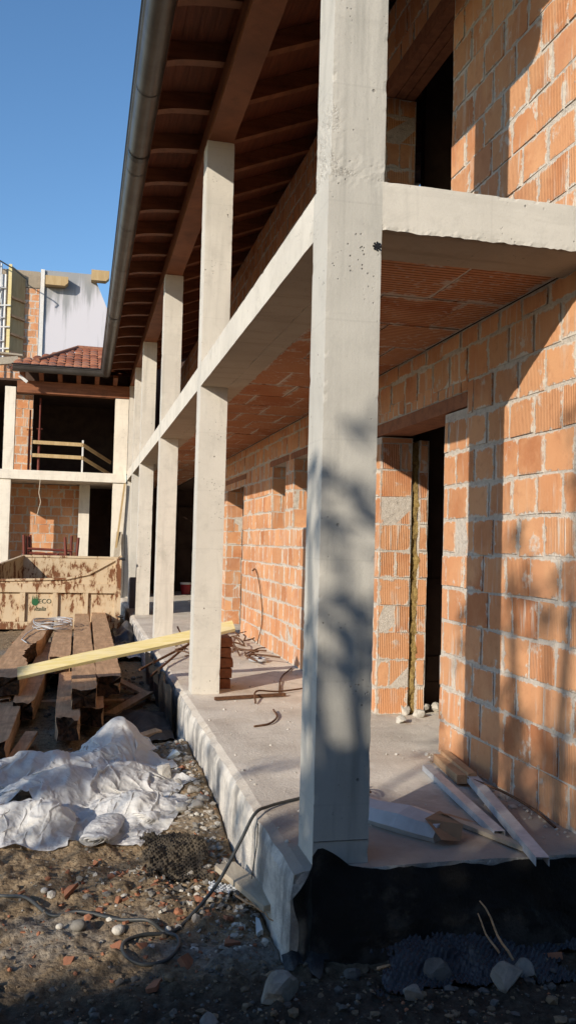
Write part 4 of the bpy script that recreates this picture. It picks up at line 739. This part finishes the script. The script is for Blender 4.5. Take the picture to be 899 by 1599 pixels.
def channel(label,p,q,w,h,roll=0.):
    p,q=np.array(p,float),np.array(q,float); d=(q-p)/np.linalg.norm(q-p); s=np.cross(d,[0,0,1]); s/=np.linalg.norm(s); u=np.cross(s,d); cr,sr=math.cos(roll),math.sin(roll); s,u=s*cr+u*sr,u*cr-s*sr
    mb=MB(); t=.002; pts=[(-w/2,0),(-w/2,h),(w/2,h),(w/2,0)]; inn=[(w/2-t,0),(w/2-t,h-t),(-w/2+t,h-t),(-w/2+t,0)]; sec=pts+inn
    P=np.array([[o+s*a+u*b for o in(p,q)] for a,b in sec]); mb.grid(P,closeu=True,smooth=False); 
    for i in(0,1): mb.face([P[0,i],P[1,i],P[6,i],P[7,i]]); mb.face([P[1,i],P[2,i],P[5,i],P[6,i]]); mb.face([P[2,i],P[3,i],P[4,i],P[5,i]])
    for k in range(3): c=p+(q-p)*(.25+.22*k)-s*(w/2+.001)+u*h*.5; mb.tube([c,c-s*.002],.007,8,1)
    return tag(mb.build('metal_channel',[GALV,BLACKM]),label,'channel')
channel('left galvanised channel of the two lying on the plinth at the wall foot',(1.10,1.42,.004),(.965,.19,.004),.055,.035)
channel('longest galvanised channel overhanging the front plinth edge',(1.24,1.12,.03),(.97,-.20,.012),.06,.04)
mb=MB(); mb.bar((1.25,1.60,.03),(1.165,1.05,.045),.06,.05); mb.bar((1.30,1.62,.06),(1.215,1.02,.07),.05,.03); tag(mb.build('timber_batten',OLDW),'short thick battens stacked on the channels by the brick corner','batten')
mb=MB(); mb.bar((.85,.46,.012),(1.0,-.0,.02),.045,.02); tag(mb.build('wood_lath',PLK),'splintered lath lying across the channels','lath')
mb=MB(); mb.tube(spline([(1.19,1.02,.06),(1.24,.7,.07),(1.28,.45,.05),(1.31,.28,.01)],6),.007,6); tag(mb.build('rusty_bar',REBAR),'thin rusty bar leaning over the channels along the wall foot','bar')
mb=MB(); rs=np.random.RandomState(8)
for k in range(60): rock(mb,(1.335-abs(rs.randn())*.05,rs.uniform(.15,1.85),.004),.008+.02*rs.rand()**2,400+k,1)
tag(mb.build('mortar_droppings',ROCKP),'mortar crumbs along the foot of the near brick wall','rubble',kind='stuff')
mb=MB(); rs=np.random.RandomState(9)
for k in range(260):
    x=rs.uniform(-.05,1.3); y=rs.uniform(.2,6.5); rock(mb,(x,y,.002),.003+.014*rs.rand()**3,700+k,1)
tag(mb.build('floor_grit',ROCKP),'pale grit and crumbs strewn over the portico floor','rubble',kind='stuff')
for i,(x,y,rr,lb) in enumerate(((1.46,2.82,.055,'nearest white rubble lump in front of the doorway'),(1.62,3.18,.075,'largest white rubble lump inside the doorway'),(1.80,3.22,.07,'pale rubble lump at the right of the doorway'),(1.70,3.05,.05,'small pale rubble lump between the doorway lumps'),(1.93,3.25,.06,'white rubble lump deepest in the doorway'))):
    mb=MB(); rock(mb,(x,y,rr*.5),rr,i+60,3,(1,.9,.75),.4); tag(mb.build('rubble_lump',ROCKP),lb,'rubble')
mb=MB(); mb.bar((.16,3.88,.02),(.82,4.05,.02),.035,.025); tag(mb.build('rusty_strip',REBAR),'rust brown strip lying on the floor in front of the second pillar','strip')
for i,(pts,lb) in enumerate((([(.48,3.7,.01),(.55,4.0,.06),(.8,4.15,.03),(1.3,4.5,.02)],'curved thin wire over the rust brown strip'),([(.29,2.78,.008),(.42,2.85,.012),(.53,3.08,.015),(.56,3.35,.02)],'bent dark iron hook alone on the sunlit floor'),([(.95,3.3,.02),(1.05,3.6,.03),(1.25,3.9,.01)],'loose wire end near the wall beside the near pillar'),([(.80,4.2,.012),(1.0,5.0,.02),(1.28,5.72,.012)],'long thin rod along the floor shadow edge'))):
    mb=MB(); mb.tube(spline(pts,8),.008,6); tag(mb.build('bent_wire',REBAR),lb,'wire')
rs=np.random.RandomState(21)
for k in range(46):
    c=np.array([.15+rs.rand()*1.05,6.2+rs.rand()*2.3,.015+.09*rs.rand()]); a=rs.rand()*3.14; L=.25+.5*rs.rand(); e=np.array([math.cos(a)*L*.45,math.sin(a)*L,.10*rs.randn()*L])
    p=[c-e/2,c+[.03*rs.randn(),.05*rs.randn(),.03*rs.rand()],c+e/2]; p=[np.maximum(q,[-.3,0,.008]) for q in p]; mb=MB(); mb.tube(spline(p,5),.006+.006*rs.rand(),5)
    tag(mb.build('rebar_offcut',REBAR),'rusty rebar offcut in the tangle on the floor behind the second pillar','rebar','rusty rebar offcuts tangled on the portico floor')
for i,(p,q) in enumerate((((-.28,5.3,.0),(.35,7.3,.1)),((-.35,5.9,-.02),(.3,7.0,.12)))):
    mb=MB(); mb.tube([p,q],.014,6); tag(mb.build('rebar_rod',REBAR),['rusty rod poking out over the pit beside the plinth','second rusty rod crossing the first over the pit'][i],'rebar')
mb=MB(); mb.tube(spline([(1.33,7.9,.02),(1.345,7.7,.35),(1.34,7.85,.75),(1.35,8.25,1.0),(1.35,8.5,.98)],8),.007,5); tag(mb.build('wall_wire',REBAR),'thin rusty wire curling up the sunlit brick wall','wire')
mb=MB(); th=np.linspace(0,6.28,20)
mb.tube(np.stack([1.02+.09*np.cos(th),6.3+.12*np.sin(th),.03+0*th],-1),.02,6,cap=False); tag(mb.build('tape_roll',GALV),'grey ring of tape lying near the rebar tangle','tape')
t=thing('bucket','small red bucket with white rim far down the portico','bucket',(1.65,19.0,0)); mb=MB(); mb.tube([(1.65,19.0,0),(1.65,19.0,.26)],[.11,.14],14); mb.build('body',REDB,t); mb=MB(); mb.tube([(1.65,19.0,.26),(1.65,19.0,.31)],.145,14); mb.build('rim',WHITEP,t)
mb=MB(); mb.tube([(2.0,20.3,.80),(2.0,20.3,1.0),(2.02,20.3,1.4),(2.03,20.3,2.2)],[.03,.07,.02,.005],8); tag(mb.build('hanging_glove',YEL),'pale cloth hanging in the dark far end of the portico','cloth')
# ------------------------------------------------------------------ shrubs and trees beside the photographer, whose shade falls on the near pillar
DS=np.array([.745,.667]); NS=np.array([-.667,.745])
def qpos(D,q): p=-DS*D+NS*q; return p
def leaves(mb,c,rad,n,size,rs,shell=.35):
    d=rs.randn(n,3); d/=np.linalg.norm(d,axis=1)[:,None]; rr=(shell+(1-shell)*rs.rand(n))**.6; C=np.array(c)+d*rr[:,None]*np.array(rad)
    for p in C:
        a=rs.randn(3); a/=np.linalg.norm(a); b=np.cross(a,rs.randn(3)); b/=np.linalg.norm(b); s=size*(.6+.8*rs.rand()); mb.face([p-a*s,p-b*s*.5,p+a*s,p+b*s*.5])
def shrub(name,label,cat,q,D,clumps,n,size,seed,group=None,trunk=.05):
    x,y=qpos(D,q); z0=float(G(x,y)); t=thing(name,label,cat,(x,y,z0),group); rs=np.random.RandomState(seed); mb=MB(); tk=MB(); hb=.388*D
    for (dq,h,r1_,r2_) in clumps:
        p=qpos(D,q+dq); c=(p[0]+rs.randn()*.25,p[1]+rs.randn()*.25,h+hb); leaves(mb,c,(r1_,r1_,r2_),int(n*r1_*r1_*r2_/.05),size,rs)
        tk.tube(spline([(x,y,z0-.05),(x*.7+c[0]*.3,y*.7+c[1]*.3,z0+(c[2]-z0)*.55),c],6),np.linspace(trunk,trunk*.3,13),6)
    mb.build('crown',LEAF,t); tk.build('trunk',BARK,t)
shrub('evergreen_shrub','dense evergreen shrub outside the picture to the left behind the camera','shrub',-.5,9,[(dq,h,.42,.5) for dq in np.arange(-2.6,.6,.42) for h in(-3.0,-2.2,-1.4,-.8,-.35,.0)]+[(dq,h,.4,.45) for dq in np.arange(-2.4,.5,.4) for h in(-1.7,-1.0,-.5)],170,.08,3)
shrub('evergreen_shrub','lower evergreen shrub outside the picture beside the dense one','shrub',1.0,9,[(dq,h,.4,.45) for dq in np.arange(-.7,1.3,.4) for h in(-3.0,-2.3,-1.7,-1.12)],130,.08,4)
shrub('evergreen_shrub','tall evergreen shrub outside the picture left of the timber yard','shrub',3.95,9,[(dq,h,.45,.5) for dq in np.arange(-.75,.9,.42) for h in(-2.6,-1.8,-1.,-.4,.1,.42)]+[(dq,h,.38,.42) for dq in(.0,.3,.6,.95,1.2) for h in(.45,.74)],170,.08,5)
rs=np.random.RandomState(77)
shrub('olive_tree','loose leafed tree outside the picture whose shade dapples the near pillar','tree',-.4,9.5,[(rs.uniform(-1.5,.55),rs.uniform(.25,2.3),.2,.22) for k in range(38)]+[(rs.uniform(-.4,.35),rs.uniform(.2,1.7),.2,.22) for k in range(7)],150,.06,6,None,.06)
shrub('olive_tree','second loose leafed tree outside the picture shading the white sheets','tree',1.9,9.5,[(rs.uniform(-.9,.8),rs.uniform(-.5,.55),.18,.2) for k in range(9)],200,.055,7,None,.05)
# unseen house added behind the camera to block sky light
NB=thing('sky_block_house','plain unseen house added behind the photographer to cut the sky light','house',(6,-12,-.4)); mb=MB(); mb.box(-6.5,22,-15,-10,-.6,9.5); mb.build('wall',DARK,NB)
mb=MB(); mb.face([(-7,-9.6,9.4),(22.5,-9.6,9.4),(22.5,-12.5,11),(-7,-12.5,11)]); mb.face([(-7,-15.4,9.4),(22.5,-15.4,9.4),(22.5,-12.5,11),(-7,-12.5,11)]); mb.build('roof',TILE,NB)
for k in range(6):
    for z in(1.,4.,7.): mb=MB(); mb.box(-4.5+4*k,-3.3+4*k,-9.99,-9.95,z,z+1.5); mb.build('window',GREYP,NB)
# ------------------------------------------------------------------ camera, light
w=bpy.data.worlds.new('World'); sc.world=w; w.use_nodes=True; nt=w.node_tree; bg=nt.nodes['Background']; sky=nt.nodes.new('ShaderNodeTexSky'); sky.sky_type='NISHITA'; sky.sun_disc=False
TO=np.array([-.694,-.621,.362]); EL=math.asin(TO[2]/np.linalg.norm(TO)); AZ=math.atan2(TO[0],TO[1])
sky.sun_elevation=EL; sky.sun_rotation=AZ; sky.air_density=1.0; sky.dust_density=.3; sky.ozone_density=3.0; hs=nt.nodes.new('ShaderNodeHueSaturation'); hs.inputs['Saturation'].default_value=1.12; hs.inputs['Value'].default_value=1.25; nt.links.new(sky.outputs[0],hs.inputs['Color']); nt.links.new(hs.outputs[0],bg.inputs[0]); bg.inputs[1].default_value=.145
from mathutils import Vector, Matrix
su=bpy.data.lights.new('sun','SUN'); su.energy=5.0; su.angle=R(.5); su.color=(1,.90,.76); so=bpy.data.objects.new('sun',su); COL.objects.link(so); so.rotation_euler=Vector(-TO).to_track_quat('-Z','Y').to_euler(); so.location=(-8,-8,8)
yaw,pit,rol=R(13.1836),R(2.0828),R(1.4741); F=np.array([math.sin(yaw)*math.cos(pit),math.cos(yaw)*math.cos(pit),math.sin(pit)]); Rv=np.array([math.cos(yaw),-math.sin(yaw),0]); Uv=np.cross(Rv,F); c_,s_=math.cos(rol),math.sin(rol); xr=c_*Rv+s_*Uv; yu=-s_*Rv+c_*Uv
cam=bpy.data.cameras.new('camera'); cam.sensor_fit='VERTICAL'; cam.sensor_height=24; cam.lens=1367.43/1599*24; cam.clip_end=600; cam.clip_start=.05
co=bpy.data.objects.new('camera',cam); COL.objects.link(co); M4=Matrix(((xr[0],yu[0],-F[0],-1.0024),(xr[1],yu[1],-F[1],-3.6583),(xr[2],yu[2],-F[2],1.3701),(0,0,0,1))); co.matrix_world=M4; sc.camera=co
sc.view_settings.view_transform='Standard'; sc.view_settings.look='None'; sc.view_settings.exposure=0; sc.view_settings.gamma=1
